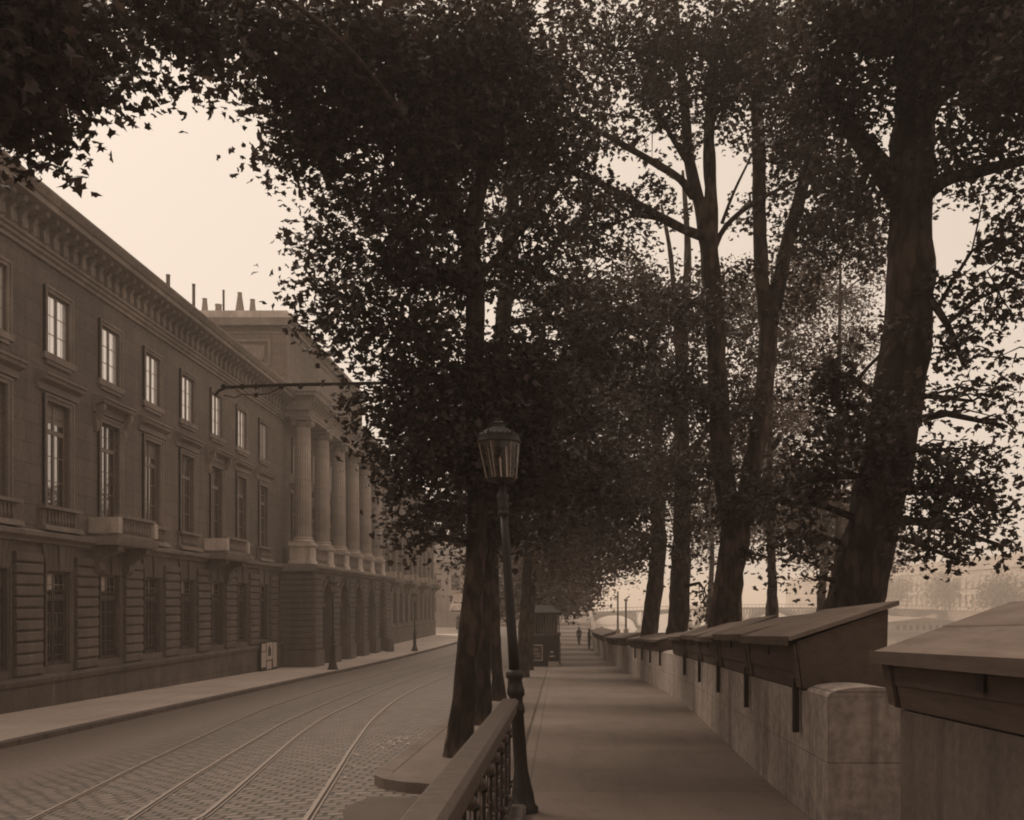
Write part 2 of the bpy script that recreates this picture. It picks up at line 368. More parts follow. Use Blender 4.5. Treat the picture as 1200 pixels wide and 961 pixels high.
rail([(147,961),(225,910),(290,871),(340,843),(407,814),(465,794),(530,773)], 'second tram rail from the palace side, faint where it passes mid road')
rail([(227,961),(260,937),(360,853),(410,826),(472,799),(534,777)], 'bright tram rail curving along the middle of the road')
rail([(355,961),(390,908),(415,870),(440,839),(472,815),(510,797),(536,788)], 'strongly curved tram rail closest to the tree strip kerb')

# ------------------------------------------------------------------ the palace (Monnaie)
BX = -15.97; P0 = 3.654; Y0 = 27.7
WIN0 = [Y0+P0*i for i in range(-3, 8)]                       # left wing bays
PAV0, PAV1 = 56.5, 82.2
ARCH = [59.8+4.65*i for i in range(5)]
WIN1 = [85.0+P0*i for i in range(12)]; YEND = 127.2; YSTART = 14.5
pal = empty('palace', (BX, 28, -3.2), 'long classical stone palace with colonnaded centre on the left side of the road', 'building')
def wall_open(mb, y0, y1, z0, z1, rects, depth=.38, X=BX):
    ysl = sorted({y0, y1, *[r[0] for r in rects], *[r[1] for r in rects]}); zsl = sorted({z0, z1, *[r[2] for r in rects], *[r[3] for r in rects]})
    for a, b in zip(ysl, ysl[1:]):
        for c, d in zip(zsl, zsl[1:]):
            ym, zm = (a+b)/2, (c+d)/2
            if any(r[0] < ym < r[1] and r[2] < zm < r[3] for r in rects): continue
            mb.add([(X, a, c), (X, b, c), (X, b, d), (X, a, d)], [(0, 1, 2, 3)])
    for a, b, c, d in rects:
        D = X-depth
        mb.add([(X,a,c),(X,a,d),(D,a,d),(D,a,c)], [(0,1,2,3)]); mb.add([(X,b,c),(X,b,d),(D,b,d),(D,b,c)], [(0,1,2,3)])
        mb.add([(X,a,c),(X,b,c),(D,b,c),(D,a,c)], [(0,1,2,3)]); mb.add([(X,a,d),(X,b,d),(D,b,d),(D,a,d)], [(0,1,2,3)])
GW = (-.72, .72, -1.95, 1.0); FW = (-.72, .72, 3.0, 6.35); AW = (-.70, .70, 7.82, 9.75)
pavwin = ARCH
for (a, b, wins, full) in ((YSTART, PAV0+.4, WIN0, True), (PAV0+.4, PAV1-.4, pavwin, False), (PAV1-.4, YEND, WIN1, True)):
    rects = []
    for w in wins:
        if full: rects.append((w+GW[0], w+GW[1], GW[2], GW[3]))
        rects.append((w+FW[0], w+FW[1], FW[2], FW[3])); rects.append((w+AW[0], w+AW[1], AW[2], AW[3]))
    mb = MB(); wall_open(mb, a, b, -5.2 if full else 2.2, 10.8, rects); mb.build('wall', M['facade'], pal)
mb = MB(); mb.box(BX-14, BX-.9, YSTART, YEND, -5, 11.9); mb.build('inner_wall', M['interior'], pal)
mb = MB(); mb.add([(BX-14.2, YEND, -5), (BX, YEND, -5), (BX, YEND, 10.8), (BX-14.2, YEND, 10.8)], [(0, 1, 2, 3)])
mb.add([(BX-14.2, YSTART, -5), (BX, YSTART, -5), (BX, YSTART, 10.8), (BX-14.2, YSTART, 10.8)], [(0, 1, 2, 3)]); mb.build('end_wall', M['facade'], pal)
mb = MB(); mb.prism([(BX-14.5, 11.9), (BX-.3, 11.9), (BX-.3, 12.1), (BX-7, 13.4), (BX-14.5, 12.1)], YSTART, YEND-.1); mb.build('roof', M['roof'], pal)
# string course, plinth, cornice of the wings
def cornice(y0, y1):
    a = MB()
    a.prism([(BX-.3, 10.62), (BX+.08, 10.62), (BX+.08, 10.74), (BX+.16, 10.78), (BX+.16, 10.88), (BX+.24, 10.92), (BX+.24, 11.0), (BX+.06, 11.04), (BX+.06, 11.62), (BX+.30, 11.68), (BX+.34, 11.78), (BX+.80, 11.82), (BX+.80, 12.0), (BX+.86, 12.02), (BX+.98, 12.2), (BX+.98, 12.27), (BX-.3, 12.3)], y0, y1)
    y = y0+.3
    while y < y1-.2:                     # scrolled console blocks of the frieze
        a.prism([(BX+.05, 11.07), (BX+.18, 11.07), (BX+.22, 11.12), (BX+.20, 11.42), (BX+.30, 11.58), (BX+.60, 11.66), (BX+.62, 11.80), (BX+.05, 11.80)], y-.095, y+.095); a.box(BX+.05, BX+.12, y+.18, y+.42, 11.2, 11.5); y += .609
    return a
cornice(YSTART-.4, PAV0+.6).build('cornice', M['dressing'], pal); cornice(PAV1-.6, YEND+.3).build('cornice', M['dressing'], pal)
def string(y0, y1):
    return MB().prism([(BX-.1, 1.86), (BX+.12, 1.86), (BX+.14, 1.96), (BX+.34, 2.04), (BX+.36, 2.16), (BX+.14, 2.24), (BX-.1, 2.26)], y0, y1)
string(YSTART, PAV0).build('string_course', M['dressing'], pal); string(PAV1, YEND+.2).build('string_course', M['dressing'], pal)
def plinth(y0, y1):
    return MB().prism([(BX-.1, -5.2), (BX+.20, -5.2), (BX+.20, -2.45), (BX+.26, -2.43), (BX+.28, -2.3), (BX+.2, -2.22), (BX-.1, -2.2)], y0, y1)
plinth(YSTART, PAV0+.1).build('plinth', M['plinth'], pal); plinth(PAV1-.1, YEND+.2).build('plinth', M['plinth'], pal)
# rusticated piers between ground floor windows
def bands(mb, y0, y1, z0, z1, X, depth=.13, n=None, r=.045):
    n = n or max(1, round((z1-z0)/.335)); h = (z1-z0)/n
    for i in range(n):
        a = z0+i*h+.022; b = z0+(i+1)*h-.022
        mb.prism([(X-.03, a), (X+depth-r, a), (X+depth, a+r), (X+depth, b-r), (X+depth-r, b), (X-.03, b)], y0, y1)
protop = MB(); bands(protop, -.75, .75, -2.2, 1.56, BX); pier0 = None
def wing_piers(wins):
    global pier0
    ys = [wins[0]-P0/2]+[w+P0/2 for w in wins]
    for y in ys:
        if pier0 is None:
            pier0 = MB().add([(v[0], v[1]+y, v[2]) for v in protop.v], protop.f).build('rusticated_pier', M['rustic'], pal); pier0['y'] = 0; del pier0['y']; pier0_y = y; wing_piers.y0 = y
        else:
            c = pier0.copy(); col.objects.link(c); c.parent = pal; c.location = (0, y-wing_piers.y0, 0)
            if abs(y-(WIN1[0]-P0/2)) < .01 or abs(y-(WIN1[-1]+P0/2)) < .01: pass
wing_piers(WIN0); wing_piers(WIN1)
# flat arches over ground windows: part of a 'voussoirs' mesh per bay; hood, frame, sill per bay
def quadwedge(mb, y0, y1, y2, y3, z0, z1, X, d):
    mb.add([(X, y0, z0), (X, y1, z0), (X, y2, z1), (X, y3, z1), (X+d, y0, z0), (X+d, y1, z0), (X+d, y2, z1), (X+d, y3, z1)],
           [(0,1,2,3),(7,6,5,4),(0,4,5,1),(1,5,6,2),(2,6,7,3),(3,7,4,0)])
def frame_mb(w, r, X, wd=.2, pr=.07, ext=0):
    mb = MB(); a, b, c, d = w+r[0], w+r[1], r[2], r[3]
    for q, p, o in ((wd, pr, 0), (wd*.4, pr+.04, wd*.6)):
        i0, i1 = o, o+q
        mb.box(X-.01, X+p, a-i1, a-i0, c-ext, d+i1); mb.box(X-.01, X+p, b+i0, b+i1, c-ext, d+i1); mb.box(X-.01, X+p-.002, a-i0, b+i0, d+i0, d+i1)
    return mb
def casement(w, r, rows, cols, transom, glassmat, X, grille=False):
    a, b, c, d = w+r[0]+.005, w+r[1]-.005, r[2]+.005, r[3]-.005
    f = MB(); x0, x1 = X-.22, X-.14
    f.box(x0, x1, a, a+.07, c, d); f.box(x0, x1, b-.07, b, c, d); f.box(x0, x1, a+.07, b-.07, c, c+.1); f.box(x0, x1, a+.07, b-.07, d-.07, d)
    f.box(x0, x1+.02, (a+b)/2-.05, (a+b)/2+.05, c+.1, d-.07)
    zt = d-.07
    if transom:
        zt = d-(d-c)*.27; f.box(x0, x1+.025, a+.07, b-.07, zt-.07, zt+.07)
        f.box(x0+.01, x1-.01, a+.07, b-.07, (zt+d)/2-.015, (zt+d)/2+.015)
    for i in range(1, rows):
        z = c+.1+(zt-c-.1)*i/rows; f.box(x0+.012, x1-.012, a+.07, b-.07, z-.017, z+.017)
    for s in (-1, 1):
        y = (a+b)/2+s*(b-a)/4; f.box(x0+.01, x1-.014, y-.016, y+.016, c+.1, d-.07)
    return f
def make_window(w, r, rows, cols, transom, gm, X=BX, grille=None):
    f = casement(w, r, rows, cols, transom, gm, X).build('window', M['winframe'], pal)
    g = MB(); g.add([(X-.155, w+r[0], r[2]), (X-.155, w+r[1], r[2]), (X-.155, w+r[1], r[3]), (X-.155, w+r[0], r[3])], [(0, 1, 2, 3)])
    g.build('glass', gm, f)
    if grille:
        q = MB(); n = 9
        for i in range(n+1):
            y = w+r[0]+.06+(r[1]-r[0]-.12)*i/n; q.box(X-.09, X-.065, y-.012, y+.012, r[2], r[3]-.55)
        for z in (r[2]+.3, r[3]-.9, r[3]-.6): q.box(X-.095, X-.06, w+r[0], w+r[1], z-.02, z+.02)
        q.build('grille', M['grille'], f)
    return f
def hood(w, heavy, X=BX):
    m = MB(); pr = .36 if not heavy else .46
    m.prism([(X-.02, 6.62), (X+.08, 6.62), (X+.08, 6.84), (X+.16, 6.88), (X+pr-.08, 6.93), (X+pr-.06, 7.03), (X+pr, 7.06), (X+pr, 7.12), (X-.02, 7.22)], w-1.28, w+1.28)
    if heavy:
        for s in (-1, 1):
            y = w+s*1.08; m.prism([(X-.02, 5.95), (X+.07, 5.95), (X+.12, 6.1), (X+.10, 6.35), (X+.22, 6.5), (X+.34, 6.7), (X+.34, 6.9), (X-.02, 6.9)], y-.09, y+.09)
    return m
def sillpanel(w, X=BX):
    m = MB(); m.box(X-.02, X+.1, w-1.1, w+1.1, 2.27, 2.94); m.box(X-.02, X+.26, w-1.2, w+1.2, 2.94, 3.05); m.prism([(X, 2.27), (X+.3, 2.27), (X+.24, 2.42), (X+.1, 2.46), (X, 2.46)], w-1.22, w+1.22)
    for i in range(9):
        m.lathe([(.03, 0), (.06, .12), (.035, .3), (.05, .42)], (X+.15, w-.8+i*.2, 2.48), 8)
    return m
heavyset = (2, 5)
def bay_parts(w, heavy, first=[None]):
    v = MB()
    n = 7
    for i in range(n):
        t0, t1 = -1+2*i/n, -1+2*(i+1)/n; g = .012
        quadwedge(v, w+t0*.78+g, w+t1*.78-g, w+t1*1.06-g, w+t0*1.06+g, 1.02, 1.84, BX-.02, .10 if i != 3 else .17)
    v.build('flat_arch', M['rustic'], pal)
    frame_mb(w, GW, BX, .14, .05).build('window_surround', M['rustic'], pal)
    frame_mb(w, FW, BX, .20, .07).build('window_surround', M['dressing'], pal)
    am = frame_mb(w, AW, BX, .18, .07); am.box(BX-.01, BX+.12, w-.98, w+.98, 7.62, 7.82); am.box(BX-.01, BX+.08, w-.8, w+.8, 7.50, 7.62)
    am.build('window_surround', M['dressing'], pal)
    hood(w, heavy).build('window_hood', M['dressing'], pal)
    if heavy:
        bx = BX
        b = MB()
        b.prism([(bx, 2.0), (bx+1.0, 2.0), (bx+1.05, 2.1), (bx+1.1, 2.28), (bx, 2.28)], w-1.7, w+1.7)
        b.box(bx+.86, bx+1.04, w-1.55, w+1.55, 2.94, 3.05)
        b.box(bx+.8, bx+1.0, w-1.6, w+1.6, 2.28, 2.40)
        bo = b.build('balcony', M['dressing'], pal)
        q = MB()
        for y in (w-1.5, w+1.5): q = MB(); q.box(bx+.78, bx+1.06, y-.15, y+.15, 2.4, 2.94); q.box(bx+.0, bx+.78, y-.08, y+.08, 2.4, 2.94); q.build('pedestal', M['pale'], bo)
        q = MB()
        for i in range(12): q.lathe([(.04, 0), (.085, .14), (.045, .36), (.07, .54)], (bx+.92, w-1.24+i*.225, 2.4), 8)
        q.build('balusters', M['dressing'], bo)
        for s in (-1, 1):
            y = w+s*1.15; MB().prism([(bx, 1.0), (bx+.16, 1.0), (bx+.3, 1.15), (bx+.28, 1.4), (bx+.45, 1.6), (bx+.9, 1.8), (bx+.92, 1.995), (bx, 1.995)], y-.2, y+.2).build('console', M['rustic'], bo)
    else:
        sillpanel(w).build('sill_balustrade', M['dressing'], pal)
protoW = {}
for wins, hv in ((WIN0, (2, 5, 8)), (WIN1, (2, 5, 8))):
    for i, w in enumerate(wins):
        bay_parts(w, i % 3 == 2)
        for key, args, gr in (('g', (GW, 4, 4, True, M['low_glass']), True), ('f', (FW, 3, 4, True, M['glass']), None), ('a', (AW, 3, 4, False, M['attic_glass']), None)):
            if key not in protoW: protoW[key] = (make_window(w, *args, X=BX+(.09 if key == 'a' else 0), grille=gr), w)
            else: o, ww = protoW[key]; copy_tree(o, pal, (0, w-ww, 0))
for i, w in enumerate(WIN0+WIN1):
    a = .62*float(rng.random()); z0 = 6.3-(.5+a)
    if i % 5 in (1, 2, 4): MB().add([(BX-.150, w-.65, z0), (BX-.150, w+.65, z0), (BX-.150, w+.65, 6.28), (BX-.150, w-.65, 6.28)], [(0, 1, 2, 3)]).build('blind', M['ironlight'] if i % 2 else M['winframe'], pal)
    elif i % 5 == 3: MB().add([(BX-.150, w-.65, 3.3), (BX-.150, w-.3, 3.3), (BX-.150, w-.4, 5.5), (BX-.150, w-.65, 5.5)], [(0, 1, 2, 3)]).build('curtain', M['pale'], pal)
    if i % 4 != 2: MB().add([(BX-.150, w-.65, .42), (BX-.150, w-.02, .42), (BX-.150, w-.02, .93), (BX-.150, w-.65, .93)], [(0, 1, 2, 3)]).build('blind', M['pale'] if i % 3 else M['winframe'], pal)
# ---- central pavilion
PX = -14.05
mb = MB()                                                    # front with arches
AR = 1.22; SPR = 0.0
ys = [PAV0]+[a+s for a in ARCH for s in (-AR, AR)]+[PAV1]
for i in range(0, len(ys), 2):                               # piers
    mb.add([(PX, ys[i], -5), (PX, ys[i+1], -5), (PX, ys[i+1], 1.9), (PX, ys[i], 1.9)], [(0, 1, 2, 3)])
for a in ARCH:
    n = 14; pts = [(a-AR*math.cos(math.pi*k/n), SPR+AR*math.sin(math.pi*k/n)) for k in range(n+1)]
    for (y0, z0), (y1, z1) in zip(pts, pts[1:]):
        mb.add([(PX, y0, z0), (PX, y1, z1), (PX, y1, 1.9), (PX, y0, 1.9)], [(0, 1, 2, 3)])
        mb.add([(PX, y0, z0), (PX, y1, z1), (PX-1.4, y1, z1), (PX-1.4, y0, z0)], [(0, 1, 2, 3)])
    for s in (-AR, AR): mb.add([(PX, a+s, -5), (PX, a+s, SPR), (PX-1.4, a+s, SPR), (PX-1.4, a+s, -5)], [(0, 1, 2, 3)])
for y in (PAV0, PAV1): mb.add([(PX, y, -5), (PX, y, 1.9), (BX-.1, y, 1.9), (BX-.1, y, -5)], [(0, 1, 2, 3)])
mb.add([(PX, PAV0, 1.9), (PX, PAV1, 1.9), (BX, PAV1, 1.9), (BX, PAV0, 1.9)], [(0, 1, 2, 3)])
mb.build('arcade_wall', M['rustic'], pal)
for k in range(6):                                           # banded piers between the arches
    y0 = PAV0+.0 if k == 0 else ARCH[k-1]+AR+.26; y1 = PAV1 if k == 5 else ARCH[k]-AR-.26
    m = MB(); bands(m, y0+.02, y1-.02, -2.7, 1.7, PX, .12); m.box(PX-.02, PX+.2, y0-(.0 if k == 0 else .1), y1+.1, -5, -2.72); m.build('rusticated_pier', M['rustic'], pal)
m = MB()
n = 13; h = 4.4/n
for i in range(n):
    a = -2.7+i*h+.022; b = a+h-.044; m.box(BX, PX+.06, PAV0-.1, PAV0, a, b)
m.box(BX, PX+.2, PAV0-.2, PAV0, -5, -2.72); m.build('return_banding', M['rustic'], pal, bevel=.035)
for k, a in enumerate(ARCH):
    s = MB(); n = 11
    for i in range(n):
        t0 = math.pi*i/n+.02; t1 = math.pi*(i+1)/n-.02; r0, r1 = AR+.02, AR+.3+(.14 if i == n//2 else 0)
        q = [(a-r*math.cos(t), SPR+r*math.sin(t)) for r, t in ((r0, t0), (r0, t1), (r1, t1), (r1, t0))]; d = .1 if i != n//2 else .3
        s.add([(PX-.01, y, z) for y, z in q]+[(PX+d, y, z) for y, z in q], [(0,1,2,3),(7,6,5,4),(0,4,5,1),(1,5,6,2),(2,6,7,3),(3,7,4,0)])
    for sd in (-1, 1): s.box(PX-.02, PX+.17, min(a+sd*(AR-.03), a+sd*(AR+.35)), max(a+sd*(AR-.03), a+sd*(AR+.35)), -.2, -.02)
    s.build('arch_ring', M['rustic'], pal)
    d = MB(); d.box(PX-1.45, PX-1.35, a-AR, a+AR, -5, 1.4)
    do = d.build('door', M['door'], pal)
    p = MB()
    for yy in (-.9, -.1+.4, ):
        pass
    for sd in (-1, 1):
        for z0, z1 in ((-3.3, -2.2), (-2.0, -.5), (-.3, .5)): p.box(PX-1.36, PX-1.31, a+sd*.6-.4, a+sd*.6+.4, z0, z1)
    p.build('panel', M['door'], do)
    if k == 1:
        MB().box(PX-1.1, PX-1.05, a-.35, a+.45, -2.1, -1.55).build('notice_board', M['paper'], pal)
m = MB().prism([(BX, 1.86), (PX+.14, 1.86), (PX+.16, 1.96), (PX+.34, 2.04), (PX+.36, 2.16), (PX+.1, 2.26), (BX, 2.3)], PAV0-.3, PAV1+.3); m.build('string_course', M['dressing'], pal)
CX = -14.9; CY = [57.5+4.65*i for i in range(6)]
colproto = None
for i, y in enumerate(CY):
    if colproto is None:
        c = MB(); seg = 40; prof = []
        k0 = len(c.v); zs = np.linspace(3.86, 10.3, 14)
        for z in zs:
            t = (z-3.86)/6.44; r = .50*(1-.14*t**1.8)
            for j in range(seg):
                rr = r-(.028 if j % 2 else 0); an = 2*math.pi*j/seg; c.v.append((CX+rr*math.cos(an), y+rr*math.sin(an), float(z)))
        for q in range(len(zs)-1):
            for j in range(seg): a = k0+q*seg+j; b = k0+q*seg+(j+1) % seg; c.f.append((a, b, b+seg, a+seg))
        colproto = c.build('column', M['column'], pal)
        b = MB(); b.box(CX-.66, CX+.66, y-.66, y+.66, 3.42, 3.56); b.lathe([(.66, 3.56), (.7, 3.62), (.66, 3.68), (.57, 3.7), (.55, 3.76), (.6, 3.8), (.56, 3.86)], (CX, y, 0), 24); b.build('base', M['pale'], colproto)
        b = MB(); b.lathe([(.44, 10.28), (.50, 10.34), (.46, 10.38), (.56, 10.55)], (CX, y, 0), 24)
        for sx in (-1, 1):
            for sy in (-1, 1):
                b.lathe([(.17, -.5), (.2, 0), (.17, .5)], (0, 0, 0), 12); k = len(b.v)-36
                for q in range(k, k+36): vx, vy, vz = b.v[q]; b.v[q] = (CX+vz*.95 if False else CX+sx*.42+vx, y+vz*.9, 10.52+vy)
                break
        b.box(CX-.6, CX+.6, y-.6, y+.6, 10.66, 10.82); b.build('capital', M['dressing'], colproto)
        b = MB(); b.box(CX-.68, CX+.68, y-.68, y+.68, 2.28, 2.5); b.box(CX-.62, CX+.62, y-.62, y+.62, 2.5, 3.28); b.prism([(CX-.6, 3.28), (CX+.64, 3.28), (CX+.72, 3.36), (CX+.72, 3.42), (CX-.72, 3.42)], y-.7, y+.7); b.build('pedestal', M['pale'], colproto, bevel=.02)
    else: copy_tree(colproto, pal, (0, y-CY[0], 0))
for i in range(5):
    q = MB(); a, b = CY[i]+.68, CY[i+1]-.68
    q.box(CX+.3, CX+.62, a, b, 2.28, 2.42); q.box(CX+.3, CX+.62, a, b, 3.22, 3.36)
    n = 11
    for k in range(n): q.lathe([(.06, 0), (.12, .2), (.06, .52), (.1, .8)], (CX+.46, a+.2+(b-a-.4)*k/(n-1), 2.42), 8)
    q.build('balustrade', M['dressing'], pal)
# window dressings behind the columns
for w in ARCH:
    frame_mb(w, FW, BX, .2, .07).build('window_surround', M['dressing'], pal); frame_mb(w, AW, BX, .18, .07).build('window_surround', M['dressing'], pal)
    hood(w, False).build('window_hood', M['dressing'], pal)
    for key in ('f', 'a'): o, ww = protoW[key]; copy_tree(o, pal, (0, w-ww, 0))
# entablature over the columns
EX = -14.42
m = MB().prism([(BX-.2, 10.83), (EX, 10.83), (EX, 11.0), (EX+.04, 11.02), (EX+.04, 11.2), (EX+.1, 11.26), (EX+.1, 11.32), (EX, 11.34), (EX, 11.78), (EX+.12, 11.84), (EX+.14, 11.96), (EX+.44, 12.0), (EX+.44, 12.2), (EX+.56, 12.4), (EX+.56, 12.5), (BX-.2, 12.55)], PAV0+.35, PAV1-.35)
y = PAV0+.5
while y < PAV1-.5: m.prism([(EX-.02, 11.4), (EX+.1, 11.4), (EX+.14, 11.6), (EX+.38, 11.8), (EX+.4, 11.995), (EX-.02, 11.995)], y-.1, y+.1); y += .6
m.build('entablature', M['dressing'], pal)
m = MB(); m.box(BX-.2, EX+.44, PAV0-.05, PAV0+.348, 12.0, 12.2); m.box(BX-.2, EX+.56, PAV0-.16, PAV0+.348, 12.2, 12.5); m.box(BX-.2, EX+.12, PAV0+.2, PAV0+.348, 11.2, 11.34)
m.build('entablature_return', M['dressing'], pal)
# attic storey
AX0, AX1, AY0, AY1 = BX-13, -16.0, 58.2, 80.5
m = MB(); m.box(AX0, AX1, AY0, AY1, 12.3, 16.4); m.build('attic_wall', M['facade'], pal)
m = MB(); m.box(AX0-.1, AX1+.12, AY0-.12, AY1+.1, 12.55, 13.25); m.box(AX0-.1, AX1+.06, AY0-.06, AY1+.1, 16.0, 16.1)
m.prism([(AX0-.2, 16.4), (AX1+.15, 16.4), (AX1+.2, 16.55), (AX1+.45, 16.65), (AX1+.45, 16.85), (AX0-.2, 16.85)], AY0-.4, AY1+.4)
for a0 in (AX1-3.6, AX1-8.0):                                     # framed panels on the return
    m.box(a0, a0+2.6, AY0-.10, AY0-.0, 15.5, 15.62); m.box(a0, a0+2.6, AY0-.1, AY0, 14.1, 14.22); m.box(a0, a0+.12, AY0-.1, AY0, 14.22, 15.5); m.box(a0+2.48, a0+2.6, AY0-.1, AY0, 14.22, 15.5)
    m.box(a0+.35, a0+2.25, AY0-.07, AY0, 14.42, 15.3)
m.build('attic_cornice', M['dressing'], pal)
MB().box(AX0+.1, AX1-.05, AY0+.1, AY1, 16.85, 17.4).build('parapet', M['pale'], pal)
for x, yt, r, tap in ((197, 322, .13, 1), (227, 333, .10, 1), (240, 350, .24, .6), (256, 357, .22, .9), (262, 340, .07, 1), (281, 343, .30, .45), (296, 351, .24, .6)):
    q = P(x, yt, 61); mb = MB(); mb.tube([(q.x, 61, 17.35), (q.x, 61, 17.38+(q.z-17.4)*.35), (q.x, 61, q.z-.12), (q.x, 61, q.z)], [r*1.25, r, r*tap, r*tap*1.15], 8); mb.build('chimney', M['roof'] if r < .15 else M['dressing'], pal)

# ------------------------------------------------------------------ far building and statue
inst = empty('institute_building', (-16, 172, -4), 'pale stone building with tall windows closing the far end of the road', 'building')
IY = 172.0
rects = [(-27+4.2*i, -27+4.2*i+1.6, z0, z1) for i in range(6) for z0, z1 in ((-1.6, 1.0), (2.2, 4.9))]
m = MB()
tmp = MB(); wall_open(tmp, -29, -2, -5, 7.2, rects, .4, 0)
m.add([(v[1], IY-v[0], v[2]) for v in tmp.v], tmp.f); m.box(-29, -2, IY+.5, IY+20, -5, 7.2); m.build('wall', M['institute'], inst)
for i in range(6):
    for z0, z1 in ((-1.6, 1.0), (2.2, 4.9)):
        a = -27+4.2*i; g = MB().box(a, a+1.6, IY+.3, IY+.35, z0, z1); go = g.build('window', M['glass'], inst)
        f = MB(); f.box(a+.76, a+.84, IY+.24, IY+.3, z0, z1); f.box(a, a+1.6, IY+.24, IY+.298, (z0+z1)/2-.04, (z0+z1)/2+.04); f.box(a, a+1.6, IY+.24, IY+.298, z0, z0+.08); f.build('frame', M['paper'], go)
for i in range(7):
    a = -28.6+4.2*i; MB().box(a, a+.8, IY-.25, IY, -5, 6.2).build('pilaster', M['institute'], inst)
MB().box(-29.5, -1.5, IY-.5, IY, 6.2, 6.6).box(-29.7, -1.3, IY-.8, IY+20, 7.2, 7.7).box(-29.2, -1.8, IY-.3, IY-.02, 1.4, 1.8).build('cornice', M['institute'], inst)
MB().add([(-29.5, IY-.5, 7.7), (-1.5, IY-.5, 7.7), (-1.5, IY+20, 7.7), (-29.5, IY+20, 7.7), (-24, IY+8, 12), (-7, IY+8, 12)], [(0, 1, 5, 4), (1, 2, 5), (2, 3, 4, 5), (3, 0, 4), (3, 2, 1, 0)]).build('roof', M['roof'], inst)
sY = 150.0; sX = (537-VX)*sY/F; sZ = gP(sY)-.13
st = empty('statue', (sX, sY, sZ), 'dark statue on a tall white flared pedestal at the far end of the road', 'statue')
m = MB(); b = [(1.25, 0), (1.2, .5), (.95, 1.0), (.82, 1.5), (.75, 2.6), (.95, 2.75), (.95, 3.0)]
for (r0, z0), (r1, z1) in zip(b, b[1:]):
    m.add([(sX+sx*r, sY+sy*r, sZ+z) for r, z in ((r0, z0), (r1, z1)) for sx, sy in ((-1,-1),(1,-1),(1,1),(-1,1))], [(0,1,5,4),(1,2,6,5),(2,3,7,6),(3,0,4,7)])
m.add([(sX-.95, sY-.95, sZ+3), (sX+.95, sY-.95, sZ+3), (sX+.95, sY+.95, sZ+3), (sX-.95, sY+.95, sZ+3)], [(0,1,2,3)])
m.build('pedestal', M['whitestone'], st)

def figure(root, H, facing, pose, cloth_mat, name='body', hat=True, dress=False):
    """one continuous skinned body; coordinates in metres, scaled to height H; facing = rotation about Z"""
    k = H/1.75
    J = {'pel': (0,0,.95), 'waist': (0,0,1.1), 'chest': (0,.01,1.32), 'neck': (0,.0,1.5), 'head': (0,.03,1.64), 'crown': (0,.02,1.75),
         'shL': (.19,0,1.43), 'elL': (.25,.02,1.15), 'wrL': (.26,.12,.92), 'haL': (.26,.15,.84), 'shR': (-.19,0,1.43), 'elR': (-.25,.0,1.15), 'wrR': (-.25,.08,.91), 'haR': (-.25,.1,.83),
         'hiL': (.1,0,.9), 'knL': (.12,.04,.5), 'anL': (.12,-.03,.09), 'toL': (.13,.13,.04), 'hiR': (-.1,0,.9), 'knR': (-.11,.02,.5), 'anR': (-.11,.0,.09), 'toR': (-.12,.15,.04)}
    J.update(pose)
    rad = {'pel': .15, 'waist': .14, 'chest': .165, 'neck': .06, 'head': .095, 'crown': .07, 'sh': .08, 'el': .05, 'wr': .035, 'ha': .04, 'hi': .11, 'kn': .075, 'an': .05, 'to': .045}
    if dress: rad.update({'hi': .16, 'kn': .17, 'an': .15})
    names = list(J); E = [('pel','waist'),('waist','chest'),('chest','neck'),('neck','head'),('head','crown'),('chest','shL'),('shL','elL'),('elL','wrL'),('wrL','haL'),('chest','shR'),('shR','elR'),('elR','wrR'),('wrR','haR'),('pel','hiL'),('hiL','knL'),('knL','anL'),('anL','toL'),('pel','hiR'),('hiR','knR'),('knR','anR'),('anR','toR')]
    rot = Matrix.Rotation(facing, 3, 'Z')
    me = bpy.data.meshes.new(name); me.from_pydata([rot @ (Vector(J[n])*k) for n in names], [(names.index(a), names.index(b)) for a, b in E], [])
    o = bpy.data.objects.new(name, me); col.objects.link(o); o.parent = root
    bpy.context.view_layer.objects.active = o
    md = o.modifiers.new('skin', 'SKIN'); md.use_smooth_shade = True
    sv = me.skin_vertices[0].data
    for i, n in enumerate(names):
        r = rad.get(n, rad.get(n[:2], .05))*k; sv[i].radius = (r, r*.85 if n in ('chest', 'waist') else r)
    sv[0].use_root = True
    s = o.modifiers.new('sub', 'SUBSURF'); s.levels = s.render_levels = 2
    me.materials.append(cloth_mat)
    return rot, k, J
figure(st, 2.3, R(200), {'haL': (.3,.3,1.5), 'wrL': (.28,.25,1.4), 'elL': (.28,.1,1.2)}, M['iron'], name='figure', dress=True)
st.children[-1].location = (0, 0, 3.0)
def person(loc, facing, pose, label, H=1.7):
    r = empty('person', loc, label, 'person'); rot, k, J = figure(r, H, facing, pose, M['cloth'])
    h = rot @ (Vector(J['head'])*k) + Vector(loc)
    MB().lathe([(.17, .0), (.17, .012), (.1, .02), (.1, .1), (.06, .13), (.01, .135)], (h.x, h.y, h.z+.04), 14).build('hat', M['cloth'], r, smooth=True)
    f = rot @ Vector((0, .075, -.02)); MB().sphere((h.x+f.x, h.y+f.y, h.z-.03), .062, 10, 8, 1.25).build('face', M['skin'], r, smooth=True)
    return r
y = 84.0; person((2.72, y, gP(y)), R(-75), {'haR': (-.2,.35,1.05), 'wrR': (-.2,.3,1.07), 'elR': (-.25,.1,1.12)}, 'person in dark coat and hat leaning over the far boxes on the parapet')
y = 92.0; person((2.05, y, gP(y)), R(20), {'knL': (.12,.16,.52), 'anL': (.12,.22,.09), 'toL': (.13,.36,.06), 'knR': (-.11,.0,.5), 'anR': (-.11,-.28,.12), 'toR': (-.12,-.14,.04)}, 'person in dark clothes walking away beside the far end of the parapet')

